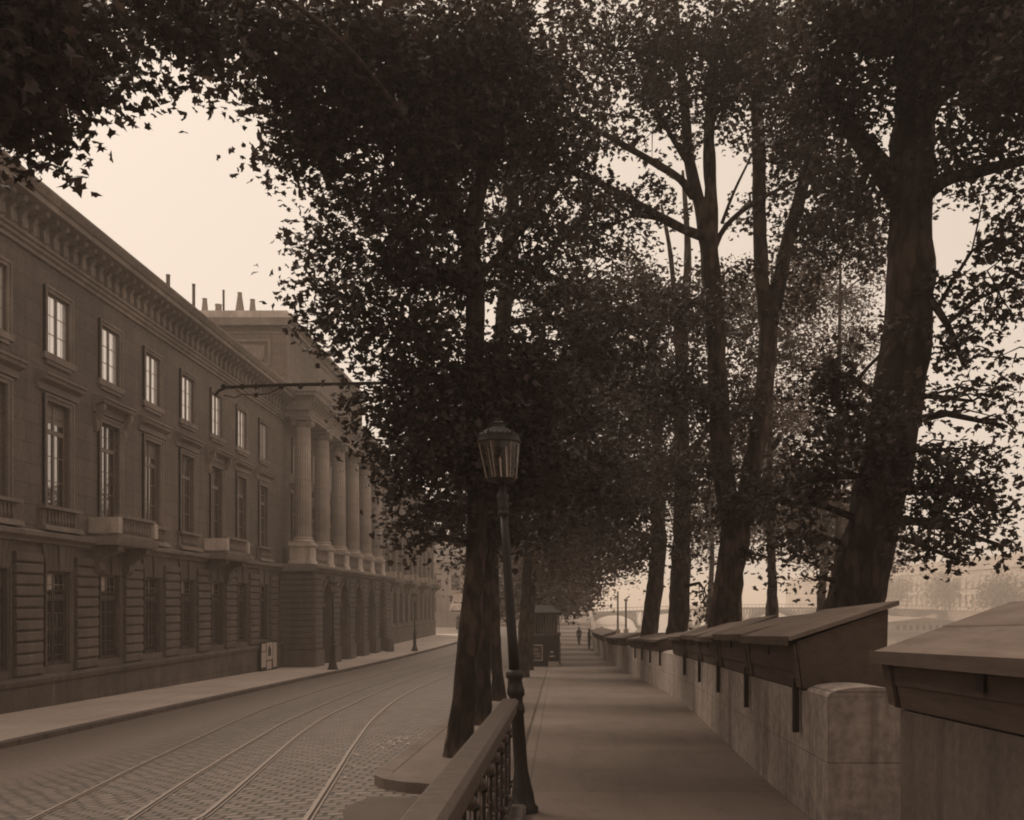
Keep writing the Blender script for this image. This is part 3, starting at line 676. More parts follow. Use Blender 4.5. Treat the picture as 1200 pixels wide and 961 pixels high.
# ------------------------------------------------------------------ street lamps
def lamp(loc, label, S=1.0, lean=(0, 0), stout=1.0, scale_z=1.0):
    r = empty('street_lamp', loc, label, 'street lamp', 'cast iron gas lamps with round lanterns')
    L = Vector(loc); z = lambda h: h*scale_z
    def lt(mb):                                             # lean the whole post
        mb.v = [(v[0]+(v[2])*lean[0], v[1]+v[2]*lean[1], v[2]) for v in mb.v]; mb.v = [(v[0]+L.x, v[1]+L.y, v[2]+L.z) for v in mb.v]; return mb
    b = MB().lathe([(.16*stout, -.1), (.16*stout, .05), (.13*stout, .08), (.12*stout, .18), (.10*stout, .26), (.075*stout, .40), (.07*stout, .9), (.085*stout, .92), (.085*stout, .96), (.06, 1.0), (.06, 1.05), (.095*stout, 1.08), (.095*stout, 1.13), (.07, 1.16), (.065, 1.22), (.082, 1.24), (.082, 1.28), (.05, 1.31)], seg=20)
    lt(b).build('base', M['iron'], r, smooth=True)
    n = 12; s = MB(); k0 = len(s.v)
    hs = [1.31, 1.6, 2.0, 2.4, z(2.72)]
    s.lathe([(.05-.004*i, h) for i, h in enumerate(hs)], seg=16)
    t = z(2.72); s.lathe([(.034, t), (.05, t+.01), (.05, t+.04), (.035, t+.05), (.05, t+.07), (.05, t+.09), (.04, t+.11), (.055, t+.16), (.055, t+.19), (.03, t+.22), (.026, t+.30)], seg=16); lt(s).build('shaft', M['iron'], r, smooth=True)
    g0 = t+.34; G = MB().lathe([(.135, g0), (.185, g0+.33)], seg=24); G.f = G.f[:-2]
    lan = MB(); lan.lathe([(.03, g0-.05), (.13, g0-.02), (.14, g0), (.12, g0+.005)], seg=24)
    lan.lathe([(.19, g0+.322), (.203, g0+.33), (.203, g0+.342), (.19, g0+.35), (.187, g0+.385), (.192, g0+.39), (.185, g0+.40), (.10, g0+.455), (.055, g0+.47), (.05, g0+.50), (.065, g0+.505), (.04, g0+.52), (.012, g0+.53)], seg=24)
    rb = MB()
    for j in range(6):
        a = 2*math.pi*j/6+.15; c, sn = math.cos(a), math.sin(a)
        rb.tube([(.137*c, .137*sn, g0), (.187*c, .187*sn, g0+.33)], .006, 5)
        lan.tube([(.19*c, .19*sn, g0+.38), (.212*c, .212*sn, g0+.41), (.225*c, .225*sn, g0+.45)], [.010, .008, .002], 5)
    for j in range(24):
        a = 2*math.pi*j/24; lan.sphere((.185*math.cos(a), .185*math.sin(a), g0+.402), .009, 5, 4)
    lo = lt(lan).build('lantern', M['iron'], r)
    lt(G).build('glass', M['lantern'], lo, smooth=True); lt(rb).build('ribs', M['steel'], lo)  # ribs coloured as pale steel to imitate glints along the glass edges
    bu = MB().tube([(0, 0, g0), (0, 0, g0+.16)], .008, 6); bu.tube([(.0, 0, g0+.16), (0, 0, g0+.20)], [.014, .004], 6); bu.tube([(.05, .02, g0), (.06, .02, g0+.3)], .005, 5)
    lt(bu).build('burner', M['paper'], lo)
    for o in (r,):
        o.scale = (S, S, S)
    return r
lp = P(614, 950, 9.0); lz = gP(9.0)
lamp((lp.x, 9.0, lz), 'near cast iron gas lamp rising at the end of the iron railing', 1, (-.0675, 0), .84)
def farlamp(x, y0, ytop, zz, label):
    Y = zz*F/(y0-VY); X = (x-VX)*Y/F; h = (y0-ytop)*Y/F
    S = h/3.86; return lamp((X, Y, gB(Y)), label, S, (0, 0), 1.35)
farlamp(390, 786, 672, 3.70, 'gas lamp on the pavement in front of the palace arcade')
farlamp(486, 764, 690, 3.92, 'farther gas lamp on the pavement before the right wing of the palace')

# ------------------------------------------------------------------ poster board, guard stone
m = P(307, 770, 53)
pb = empty('poster_board', (BX+.5, 53.0, -3.65), 'wooden board with pale posters standing against the palace plinth', 'poster board')
MB().box(BX+.33, BX+.39, 51.6, 54.6, -3.72, -2.05).build('panel', M['door'], pb)
for (a, b, c, d) in ((51.7, 52.5, -3.4, -2.6), (51.75, 52.45, -2.55, -2.15), (52.6, 53.7, -3.05, -2.12), (53.8, 54.5, -3.5, -2.15), (52.65, 53.5, -3.55, -3.12)):
    o = MB().box(BX+.39, BX+.396, a, b, c, d).build('poster', M['paper'], pb)
MB().box(BX+.396, BX+.40, 52.85, 53.4, -2.85, -2.45).box(BX+.396, BX+.40, 52.95, 53.25, -2.45, -2.3).build('picture', M['ink'], pb)
for (x, yb, lab) in ((452, 763, 'short round stone bollard beside the last arch of the palace'),):
    Y = 78.5; X = -13.4; top(tag(MB().lathe([(.36, -.2), (.34, .5), (.28, .95), (.15, 1.05), (.02, 1.07)], (X, Y, gB(Y)), 16).build('stone_bollard', M['rustic'], smooth=True), lab, 'bollard'))

# ------------------------------------------------------------------ wire bracket over the road
py = 24.0; a = P(551, 446, py); pg = gP(py)
wb = empty('wire_pole', (a.x, py, pg), 'tall thin pole beside the near trees with a hooked arm reaching over the road', 'pole')
MB().lathe([(.12, -.2), (.12, .3), (.09, .35), (.08, 4), (.065, a.z-pg+.6), (.02, a.z-pg+.7)], (a.x, py, pg), 12).build('post', M['iron'], wb, smooth=True)
L = [P(x, y, py) for x, y in ((551,446), (480,448), (400,450), (330,451), (285,453), (264,454), (256,458), (252,464))]
m = MB().tube(L, [.045, .045, .042, .04, .04, .04, .036, .03], 8)
m.tube([P(262, 463, py), P(275, 466, py), P(284, 462, py), P(300, 463, py), P(315, 461, py), P(335, 452, py)], .014, 5)
for x in (262, 284, 300, 330, 352, 400): m.sphere(P(x, 453, py), .07, 8, 5)
m.sphere(P(300, 463, py), .06, 8, 5); m.build('arm', M['armiron'], wb, smooth=True)

# ------------------------------------------------------------------ railing in the foreground
RXc = -.42
rl = empty('iron_railing', (RXc, 5.5, gP(5.5)), 'ornamental iron railing with a broad handrail in the foreground', 'railing')
def slope_prism(mb, prof, y0, y1, f=gP):
    n = len(prof); vs = [(x, y0, z+f(y0)) for x, z in prof]+[(x, y1, z+f(y1)) for x, z in prof]
    mb.add(vs, [tuple(range(n)), tuple(range(2*n-1, n-1, -1))]+[(i, i+n, (i+1) % n+n, (i+1) % n) for i in range(n)])
RY0, RY1 = 1.2, 8.75
m = MB(); slope_prism(m, [(RXc-.085, .99), (RXc-.085, 1.03), (RXc-.06, 1.06), (RXc+.05, 1.06), (RXc+.075, 1.04), (RXc+.075, 1.0), (RXc+.06, .985), (RXc+.06, .93), (RXc-.06, .93), (RXc-.06, .985)], RY0, RY1)
m.build('handrail', M['ironlight'], rl, bevel=.006)
m = MB(); slope_prism(m, [(RXc-.14, -.3), (RXc-.14, .08), (RXc-.12, .10), (RXc+.12, .10), (RXc+.14, .08), (RXc+.14, -.3)], RY0, RY1+.1); m.build('base_stone', M['kerb'], rl)
m = MB(); slope_prism(m, [(RXc-.022, .15), (RXc-.022, .18), (RXc+.022, .18), (RXc+.022, .15)], RY0, RY1); slope_prism(m, [(RXc-.022, .86), (RXc-.022, .885), (RXc+.022, .885), (RXc+.022, .86)], RY0, RY1); m.build('cross_rail', M['iron'], rl)
y = RY1-.12; k = 0
def ring(mb, c, r, t, plane='YZ', seg=14):
    pts = [(c[0], c[1]+r*math.cos(2*math.pi*i/seg), c[2]+r*math.sin(2*math.pi*i/seg)) for i in range(seg+1)]
    mb.tube(pts, t, 5, cap=False)
barm = None
while y > RY0+.1:
    g = gP(y)
    if k % 2 == 0:
        b = MB(); b.box(RXc-.010, RXc+.010, y-.010, y+.010, g+.1, g+.93); b.sphere((RXc, y, g+.30), .026, 10, 6); b.sphere((RXc, y, g+.74), .026, 10, 6)
        b.build('bar', M['iron'], rl)
    else:
        b = MB(); b.tube([(RXc, y, g+.1), (RXc, y, g+.93)], .007, 6)
        b.sphere((RXc, y, g+.86-.045), .038, 12, 8); b.sphere((RXc, y, g+.24), .034, 12, 8)
        ring(b, (RXc, y, g+.52), .062, .009); ring(b, (RXc, y, g+.52), .032, .007)
        ring(b, (RXc, y, g+.655), .045, .008); ring(b, (RXc, y, g+.385), .045, .008)
        for s in (-1, 1):
            b.tube([(RXc, y+s*.06*math.sin(t*1.2), g+.28+.03*math.cos(t*2)+.03*t) for t in np.linspace(0, 2.6, 9)], .007, 5)
            b.sphere((RXc, y+s*.058, g+.60), .014, 6, 4); b.sphere((RXc, y+s*.058, g+.44), .014, 6, 4)
        b.build('ornament', M['ironlight'], rl, smooth=True)
    y -= .30; k += 1

# ------------------------------------------------------------------ parapet walls and booksellers' boxes
def wallpiece(name, y0, y1, label, step=1.5, dx=0, caps=(), mt='quaystone'):
    ys = [y0]
    while ys[-1]+step < y1-.3: ys.append(ys[-1]+step)
    ys.append(y1)
    r = empty(name, (WX(y0), y0, gP(y0)), label, 'parapet wall')
    def sweep(prof, yy):
        mb = MB(); n = len(prof); vs = []
        for Y in yy: vs += [(WX(Y)+dx+px, Y, gP(Y)+pz) for px, pz in prof]
        fs = [(i*n+j, (i+1)*n+j, (i+1)*n+(j+1) % n, i*n+(j+1) % n) for i in range(len(yy)-1) for j in range(n)]
        fs += [tuple(range(n)), tuple((len(yy)-1)*n+j for j in reversed(range(n)))]
        return mb.add(vs, fs)
    sweep([(0, -.6), (0, 1.12), (.66, 1.12), (.66, -6)], ys).build('masonry', M[mt], r)
    c = [(.33-.33*math.cos(t), 1.122+.08*math.sin(t)) for t in np.linspace(0, math.pi, 10)]
    for a, b in caps: sweep(c, list(np.linspace(a, b, max(2, int((b-a)/3)+1)))).build('coping', M['quaystone'], r)
    return r
wallpiece('parapet_wall', 8.0, 130, 'long stained stone parapet carrying the rows of boxes, ending near the camera', caps=((8.0, 8.82), (25.5, 28.95), (41.3, 44.1), (60.4, 63.9), (89.4, 130)))
wallpiece('parapet_wall', -4, 6.62, 'short stone parapet under the big wooden box at the right edge', dx=.15, mt='darkquay')
wallpiece('parapet_wall', 130.2, 700, 'far stone parapet curving away beyond the last boxes', 20, caps=((130.2, 700),))

def bookbox(y0, y1, label, h0=.46, h1=.78, brackets=(), sep=.03, depth=.90, off=-.09, grp='closed booksellers boxes along the quay parapet', planks=3, dx=0):
    xa, xb = WX(y0)+dx, WX(y1)+dx; base = 1.13
    root = empty('bookseller_box', ((xa+xb)/2, (y0+y1)/2, gP((y0+y1)/2)+base), label, 'wooden box', grp)
    y0 += sep/2; y1 -= sep/2
    def pt(u, t, h): # u across (0 front..), t along 0..1
        Y = y0+(y1-y0)*t; return (xa+(xb-xa)*t+u, Y, gP(y0)+(gP(y1)-gP(y0))*t+h)
    def slab(mb, us, hs, t0=0., t1=1.):
        n = len(us); vs = [pt(u, t0, h) for u, h in zip(us, hs)]+[pt(u, t1, h) for u, h in zip(us, hs)]
        mb.add(vs, [tuple(range(n)), tuple(range(2*n-1, n-1, -1))]+[(i, i+n, (i+1) % n+n, (i+1) % n) for i in range(n)])
    m = MB(); f0 = off+.05
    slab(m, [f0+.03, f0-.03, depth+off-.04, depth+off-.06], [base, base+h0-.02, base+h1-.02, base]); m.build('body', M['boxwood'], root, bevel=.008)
    m = MB()                                                         # boarded fronts
    e = .012
    slab(m, [f0-.002, f0-.022, f0-.028, f0-.012], [base+.16, base+.15+.18, base+.15+.18, base+.16], .02, .98)
    for t0 in (0.0, .955): slab(m, [f0+.02, f0-.033, f0-.055, f0-.005], [base+.02, base+h0-.05, base+h0-.05, base+.02], t0, t0+.045)
    m.build('trim', M['boxwood'], root)
    m = MB(); ov = .045; L0 = -ov/(y1-y0); th = .045
    # lid of three long boards, each a hair apart, sloping up to the river side
    sl = (h1-h0)/(depth+.0)
    u0 = off-.06; u1 = off+depth+.05
    for i in range(planks):
        a = u0+(u1-u0)*i/planks+.003; b = u0+(u1-u0)*(i+1)/planks-.003; dz = .004*(i % 2)
        ha = base+h0+(a-off)*sl+dz; hb = base+h0+(b-off)*sl+dz
        slab(m, [a, a, b, b], [ha, ha+th, hb+th, hb], L0, 1-L0)
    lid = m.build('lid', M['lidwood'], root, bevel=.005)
    m = MB(); slab(m, [u0-.018, u0-.018, u0-.0, u0-.0], [base+h0-.055, base+h0+.03, base+h0+.03, base+h0-.055], L0*1.0, 1-L0); m.build('lid_edge', M['boxwood'], lid)
    for t in brackets:
        m = MB(); d = .055/(y1-y0); slab(m, [-.075, -.075, -.018, -.018], [base-.40, base+.1, base+.1, base-.40], t-d/2, t+d/2); m.build('bracket', M['iron'], root)
    m = MB(); slab(m, [f0-.045, f0-.045, f0-.028, f0-.028], [base+h0-.16, base+h0-.06, base+h0-.06, base+h0-.16], .49, .51+.01); m.build('hasp', M['iron'], root)
    return root
bookbox(3.5, 6.75, 'large closed wooden box nearest the camera at the right edge', planks=2, h0=.355, h1=.66, dx=.15, depth=.86)
A = [8.85, 12.0, 15.2, 18.6, 22.0, 25.4]; ordn = ['first', 'second', 'third', 'fourth', 'fifth']
for i in range(5):
    bookbox(A[i], A[i+1], 'closed wooden box on the long parapet, %s from its near end' % ordn[i], brackets=(.045,), h0=(.455, .48, .44, .465, .43)[i], sep=.13, h1=(.75, .72, .755, .72, .74)[i], planks=1)
Bq = [29.0, 32.1, 35.2, 38.3, 41.2]
for i in range(4): bookbox(Bq[i], Bq[i+1], 'low closed box in the second group along the parapet, %s from the near side' % ordn[i], h0=.34, h1=.55, brackets=(.06,))
Cq = [44.2, 47.4, 50.6, 53.8, 57.0, 60.2]
for i in range(5): bookbox(Cq[i], Cq[i+1], 'dark closed box beyond the bare stretch of parapet, %s of its row' % ordn[i], h0=.36, h1=.60)
for i in range(7):
    y = 64+i*3.6; bookbox(y, y+3.4, 'distant closed box on the parapet near the two small figures', h0=.4, h1=.68)

# ------------------------------------------------------------------ kiosk
KY = 52.5; kg = gP(KY)
ki = empty('newspaper_kiosk', (-.65, KY, kg), 'dark glazed newspaper kiosk with posters standing at the path edge', 'kiosk')
x0, x1 = -1.52, .14
MB().box(x0, x1, KY, KY+1.7, kg+.12, kg+1.62).build('body', M['iron'], ki, bevel=.02)
MB().box(x0+.05, x1-.05, KY+.06, KY+1.64, kg-.1, kg+.12).build('base', M['door'], ki)
MB().box(x0-.03, x1+.05, KY-.08, KY+1.78, kg+1.62, kg+1.74).build('counter', M['ironlight'], ki)
m = MB()
for i in range(12):
    xx = x0+.04+(x1-x0-.08)*i/11; m.box(xx-.022, xx+.022, KY+.05, KY+.09, kg+1.74, kg+2.75)
for i in range(9):
    yy = KY+.09+1.5*i/8; m.box(x0+.03, x0+.07, yy-.02, yy+.02, kg+1.74, kg+2.75); m.box(x1-.07, x1-.03, yy-.02, yy+.02, kg+1.74, kg+2.75)
m.build('posts', M['ironlight'], ki)
MB().box(x0+.12, x1-.12, KY+.15, KY+1.55, kg+1.74, kg+2.75).build('glazing', M['low_glass'], ki)
m = MB(); m.box(x0-.15, x1+.15, KY-.15, KY+1.85, kg+2.75, kg+2.87)
m.add([(x0-.1, KY-.1, kg+2.87), (x1+.1, KY-.1, kg+2.87), (x1+.1, KY+1.8, kg+2.87), (x0-.1, KY+1.8, kg+2.87), (x0+.5, KY+.6, kg+3.25), (x1-.5, KY+.6, kg+3.25), (x1-.5, KY+1.1, kg+3.25), (x0+.5, KY+1.1, kg+3.25)], [(0,1,5,4),(1,2,6,5),(2,3,7,6),(3,0,4,7),(4,5,6,7)])
m.lathe([(.1, 3.25), (.12, 3.33), (.04, 3.4), (.01, 3.5)], ((x0+x1)/2, KY+.85, kg), 10); m.build('roof', M['iron'], ki)
fr = MB().box(x0+.06, x0+.74, KY-.05, KY-.002, kg+.28, kg+1.14).build('poster_frame', M['pale'], ki)
MB().box(x0+.1, x0+.70, KY-.056, KY-.05, kg+.33, kg+1.09).build('poster', M['roof'], fr)
MB().box(x0+.18, x0+.60, KY-.06, KY-.0565, kg+.62, kg+.72).box(x0+.25, x0+.5, KY-.06, KY-.0565, kg+.8, kg+.95).box(x0+.35, x0+.62, KY-.06, KY-.0565, kg+.48, kg+.57).build('picture', M['coping'], fr)
fl = MB().box(x1-.68, x1-.0, KY-.04, KY-.0, kg+.22, kg+1.15).build('flap', M['iron'], ki)
MB().box(x1-.62, x1-.06, KY-.046, KY-.04, kg+.0, kg+.24).box(x1-.56, x1-.28, KY-.046, KY-.04, kg+.48, kg+.56).box(x1-.5, x1-.34, KY-.046, KY-.04, kg+.70, kg+.80).build('paper', M['paper'], fl)
MB().box(x1+.02, x1+.05, KY-.1, KY-.06, kg-.05, kg+1.3).build('leg', M['iron'], ki)

# ------------------------------------------------------------------ litter in the gutter
m = MB()
for i in range(70):
    y = float(rng.normal(16.4, .5)) if i < 50 else float(rng.uniform(11.5, 17)); x = -2.3-abs(float(rng.normal(0, .28)))-(.25 if i < 60 else 0); a = rng.uniform(0, 6.3); s = rng.uniform(.012, .05); z = roadz(x, y)+.02
    m.add([(x+s*math.cos(a+q)*(1 if j % 2 else .5), y+s*math.sin(a+q), z+rng.uniform(0, .015)) for j, q in enumerate((0, 1.6, 3.1, 4.7))], [(0, 1, 2, 3)])
tag(m.build('gutter_litter', M['litter']), 'pale scraps scattered in the gutter beside the tree strip kerb', 'litter', kind='stuff')

# ------------------------------------------------------------------ trees
def leaf_template(kind):
    if kind == 'plane':
        o = [(0,-.5),(.20,-.34),(.46,-.36),(.34,-.08),(.52,.16),(.22,.18),(0,.56),(-.22,.18),(-.52,.16),(-.34,-.08),(-.46,-.36),(-.20,-.34)]
        v = [(0, 0, .04)]+[(x, y, -.10*abs(x)*2-.05*y) for x, y in o]; n = len(o)
        return np.array(v), np.array([(0, i+1, (i+1) % n+1) for i in range(n)])
    v = [(0,-.5,0),(.36,-.12,-.05),(.30,.2,-.05),(0,.55,-.03),(-.30,.2,-.05),(-.36,-.12,-.05)]
    return np.array(v), np.array([(0,1,2),(0,2,3),(0,3,4),(0,4,5)])
def rand_rot(n, droop=.75):
    a = rng.uniform(0, 2*np.pi, n); tilt = rng.normal(droop, .55, n); s = rng.uniform(0, 2*np.pi, n)
    ca, sa, ct, st_, cs, ss = np.cos(a), np.sin(a), np.cos(tilt), np.sin(tilt), np.cos(s), np.sin(s)
    Z = np.zeros(n); O = np.ones(n)
    Rz = np.stack([ca,-sa,Z, sa,ca,Z, Z,Z,O], -1).reshape(n,3,3); Rx = np.stack([O,Z,Z, Z,ct,-st_, Z,st_,ct], -1).reshape(n,3,3)
    Rs = np.stack([cs,-ss,Z, ss,cs,Z, Z,Z,O], -1).reshape(n,3,3); return Rz @ Rx @ Rs
def leaves_mesh(name, pts, size, kind, mat_, parent):
    V, T = leaf_template(kind); n = len(pts); k = len(V); Rm = rand_rot(n)
    sc = size*rng.uniform(.6, 1.3, n); V = V[None]*np.stack([rng.uniform(.55, 1.05, n), rng.uniform(.75, 1.1, n), rng.uniform(.2, 3.0, n)], -1)[:, None, :]+rng.normal(0, .065, (n, k, 3))
    o = np.array(origin_of(parent))
    vv = np.einsum('nij,nkj->nki', Rm, V)*sc[:, None, None]+(pts-o)[:, None, :]
    ff = (T[None, :, :]+(np.arange(n)*k)[:, None, None]).reshape(-1)
    me = bpy.data.meshes.new(name); me.vertices.add(n*k); me.vertices.foreach_set('co', vv.reshape(-1).astype(np.float32))
    nf = n*len(T); me.loops.add(nf*3); me.loops.foreach_set('vertex_index', ff.astype(np.int32))
    me.polygons.add(nf); me.polygons.foreach_set('loop_start', np.arange(0, nf*3, 3, dtype=np.int32)); me.polygons.foreach_set('loop_total', np.full(nf, 3, dtype=np.int32))
    me.update(calc_edges=True); me.materials.append(mat_)
    ob = bpy.data.objects.new(name, me); col.objects.link(ob); ob.parent = parent; return ob
NL = [0]
def tree(name, base, stems, blobs, label, group, leaf=.15, kind='plane', m_leaf='leaf', cat='tree', seg=14, lump=.05, per=34, cs=.27, limbs=True, dens=1.0):
    """stems: lists of (x,y,z,r) ; blobs: (centre, radii, leaf-area index)"""
    root = empty(name, base, label, cat, group)
    tr = MB(); nodes = []
    for si, s in enumerate(stems):
        P_ = [Vector(p[:3]) for p in s]; Rr = [p[3] for p in s]; pts = []; rr = []
        for i in range(len(P_)-1):
            p0 = P_[max(i-1, 0)]; p1 = P_[i]; p2 = P_[i+1]; p3 = P_[min(i+2, len(P_)-1)]; sub = max(3, int((p2-p1).length/.22))
            for q in range(sub):
                t = q/sub; v = .5*((2*p1)+(p2-p0)*t+(2*p0-5*p1+4*p2-p3)*t*t+(3*p1-p0-3*p2+p3)*t**3); pts.append(v); rr.append(Rr[i]*(1-t)+Rr[i+1]*t)
        pts.append(P_[-1]); rr.append(Rr[-1])
        k0 = len(tr.v); tr.tube(pts, rr, seg)
        for q in range(k0, len(tr.v)):             # knobbly bark
            v = Vector(tr.v[q]); c = pts[min((q-k0)//seg, len(pts)-1)]; d = (v-c)
            from mathutils import noise as mn
            w = mn.noise(v*2.1)*lump*2.2+mn.noise(v*6.5)*lump*1.1; tr.v[q] = tuple(c+d*(1+w*1.6))
        nodes += [(p, r) for p, r in zip(pts, rr)]
    allp = []
    npos = np.array([tuple(p) for p, r in nodes]); nr = np.array([r for p, r in nodes])
    lv = MB()
    for (c, rad, lai) in blobs:
        c = np.array(c, float); rad = np.array(rad, float)
        area = math.pi*rad[0]*rad[2]; n = max(40, int(dens*lai*area/(.30*leaf*leaf))); nc = max(3, n//per)
        u = rng.normal(size=(nc, 3)); u /= np.linalg.norm(u, axis=1)[:, None]; u *= rng.uniform(0, 1, (nc, 1))**(1/2.4)
        cen = c+u*rad
        wts = rng.uniform(.3, 1.7, nc); wts /= wts.sum(); idx = rng.choice(nc, n, p=wts)
        sp = cs*(.7+.6*rng.random(nc))*(leaf/.15)**.7
        off = np.clip(rng.normal(size=(n, 3)), -1.5, 1.5)*np.array([1, 1, .75])*sp[idx][:, None]
        allp.append(cen[idx]+off)
        if limbs:
            d = np.linalg.norm(npos-c, axis=1)+np.where(npos[:, 2] > c[2]+.5, 2.0, 0); j = int(d.argmin()); a = Vector(npos[j]); b = Vector(c)
            r0 = min(nr[j]*.6, .03+.012*(b-a).length*2); mid = (a+b)/2+Vector((rng.normal(0, .12), rng.normal(0, .12), .12*(b-a).length))
            tp = [a, a*.55+mid*.45+Vector((0, 0, .02)), mid, mid*.45+b*.55, b]; lv.tube(tp, [r0, r0*.85, r0*.7, r0*.5, r0*.35], 6)
            sk = 1 if nc < 250 else 2
            for q in cen[::sk]:
                qv = Vector(q); s0 = tp[3] if rng.random() < .5 else b
                if rng.random() < .25: s0 = tp[2]
                m2 = (s0+qv)/2+Vector((rng.normal(0, .08), rng.normal(0, .08), .1)); lv.tube([s0, m2, qv], [r0*.35, .012, .005], 4, cap=False)
    tro = tr.build('trunk', M['bark'], root, smooth=True)
    if limbs: lv.build('branches', M['bark'], root)
    pts = np.concatenate(allp); NL[0] += len(pts)
    leaves_mesh('crown', pts, leaf, kind, M[m_leaf], root); return root
def S(Y, *pp):                         # stem through photo points at one depth; (x, y, radius[, depth offset])
    o = []
    for p in pp:
        yy = Y+(p[3] if len(p) > 3 else 0); v = P(p[0], p[1], yy); o.append((v.x, v.y, v.z, p[2]))
    return o
def B(x, y, Y, rx, ry, rz, lai):      # crown mass: photo centre, photo half extents, depth, depth radius
    v = P(x, y, Y); return ((v.x, v.y, v.z), (rx*Y/F, rz, ry*Y/F), lai)
LG = 'plane trees along the left edge of the footpath'; RG = 'tall trees rising from the lower quay behind the parapet'
g = lambda Y: gP(Y)
# T1
tree('plane_tree', (-1.31, 13.3, g(13.3)),
  [S(13.3, (539,896,.30), (539,882,.23), (541,850,.18), (545,800,.155), (552,720,.145), (558,640,.14), (558,560,.135), (556,450,.13), (557,350,.125), (551,275,.125), (561,225,.10), (573,175,.085,.2), (590,80,.06,.3), (600,-60,.03,.5)),
   S(13.3, (551,290,.10), (530,248,.075,-.3), (500,190,.05,-.6), (450,120,.035,-1.0), (400,60,.02,-1.3)),
   S(13.3, (560,480,.06), (520,420,.045,-.3), (470,370,.03,-.5), (420,350,.015,-.6)),
   S(13.3, (558,330,.06), (610,270,.045,.3), (660,210,.03,.5)),
   S(13.3, (551,275,.06), (480,150,.04,-1.6), (390,40,.028,-3.6), (260,-40,.018,-5.3), (120,-80,.01,-6.2))],
  [B(45,30,7.6,90,62,.9,6.5), B(-10,110,7.2,60,62,.8,7), B(175,0,8.4,85,42,.9,5.5), B(-10,30,6.6,100,100,.7,6),  # dense leaf masses added to darken the corner in place of lens vignetting
   B(290,40,10,90,60,1.1,3.4), B(330,110,11,70,60,1.0,2.2), B(400,60,11.5,90,80,1.2,3.6), B(390,150,11.8,85,60,1.2,3.0), B(185,105,8.6,42,26,.4,.9), B(240,62,8.9,34,24,.4,1.2),
   B(330,185,12,50,30,.8,.8), B(455,210,12.6,90,60,1.3,3.0), B(520,110,12.8,90,90,1.4,5.2), B(600,60,13.4,90,80,1.5,2.4), B(640,170,13.8,80,70,1.3,1.7),
   B(430,300,12.8,80,45,1.2,2.4), B(385,345,12.6,50,38,.8,1.7), B(520,330,13.3,70,60,1.3,2.2), B(620,320,13.8,70,50,1.3,1.7),
   B(475,400,12.8,75,55,1.3,2.8), B(395,392,12.6,45,24,.8,1.6), B(540,450,13,90,55,1.4,3.2), B(620,430,13.6,80,60,1.3,2.0), B(460,485,12.6,50,40,1.0,2.2),
   B(500,540,12.8,80,50,1.2,3.0), B(600,540,13.8,80,60,1.2,3.0), B(505,605,12.6,50,35,.8,1.7), B(462,560,12.4,35,28,.6,1.0), B(405,478,12.4,18,14,.4,1.0), B(480,640,12.6,28,20,.5,.7)],
  'nearest plane tree on the strip, its trunk just behind the handrail', LG, leaf=.10, dens=1.12)
tree('plane_tree', (-1.36, 18.1, g(18.1)),
  [S(18.1, (565,856,.26), (565,840,.18), (566,760,.145), (568,655,.14), (578,500,.17), (592,350,.14), (603,200,.10), (612,60,.06), (620,-60,.03)),
   S(18.1, (590,360,.08), (640,300,.06,.5), (700,240,.03,.8))],
  [B(640,470,18.5,80,60,2,3.0), B(560,520,17.5,80,60,1.6,3.0), B(700,400,19,80,70,2,2.2), B(660,560,18,70,45,1.6,3.0), B(540,600,17.5,50,40,1,2.0), B(620,220,18.5,90,80,2,1.6), B(520,250,17.5,90,60,1.7,1.6), B(610,110,18.5,120,90,2,1.4), B(590,620,18.3,50,35,1,2.2)],
  'second plane tree on the strip, trunk partly hidden by the nearest one', LG, leaf=.125)
tree('plane_tree', (-1.45, 24.8, g(24.8)),
  [S(24.8, (585,828,.26), (584,812,.18), (581,760,.14), (579,700,.13), (577,600,.17), (585,450,.13), (600,300,.09), (600,150,.03))],
  [B(690,500,25,90,60,2.4,2.8), B(640,600,25,75,45,2.2,3.2), B(560,620,24,50,35,1.4,2.4), B(720,590,25,50,45,1.6,2.2), B(700,350,26,110,70,3,1.7), B(540,660,24.5,30,16,1,1.0)],
  'third plane tree on the strip, leaning slim trunk left of the lamp', LG, leaf=.15, kind='oval')
tree('plane_tree', (-1.45, 38.8, g(38.8)),
  [S(38.8, (613,800,.34), (613,788,.26), (614,740,.22), (617,684,.20), (622,600,.18), (630,480,.12), (640,350,.05))],
  [B(700,560,39,90,50,3,2.6), B(640,620,39,60,50,2.6,3.6), B(720,620,39,45,38,2,2.6), B(600,560,38,60,50,2.6,2.6), B(700,450,40,100,70,3.5,1.8)],
  'fourth plane tree on the strip, just right of the lamp shaft', LG, leaf=.17, kind='oval', cs=.34, m_leaf='leaf2')
tree('plane_tree', (-1.2, 46.6, g(46.6)),
  [S(46.6, (621,792,.22), (621,782,.17), (622,740,.14), (625,690,.13), (630,600,.10), (640,520,.05))],
  [B(648,668,46,26,20,1.3,3.4), B(690,672,50,34,24,1.8,2.6), B(650,640,47,50,42,2.6,3.8), B(700,630,48,42,45,2.2,3.0), B(720,660,49,28,30,1.8,2.0), B(680,570,47,70,50,3,2.6)],
  'fifth plane tree on the strip, slim trunk in front of the kiosk', LG, leaf=.18, kind='oval', cs=.36, m_leaf='leaf2')
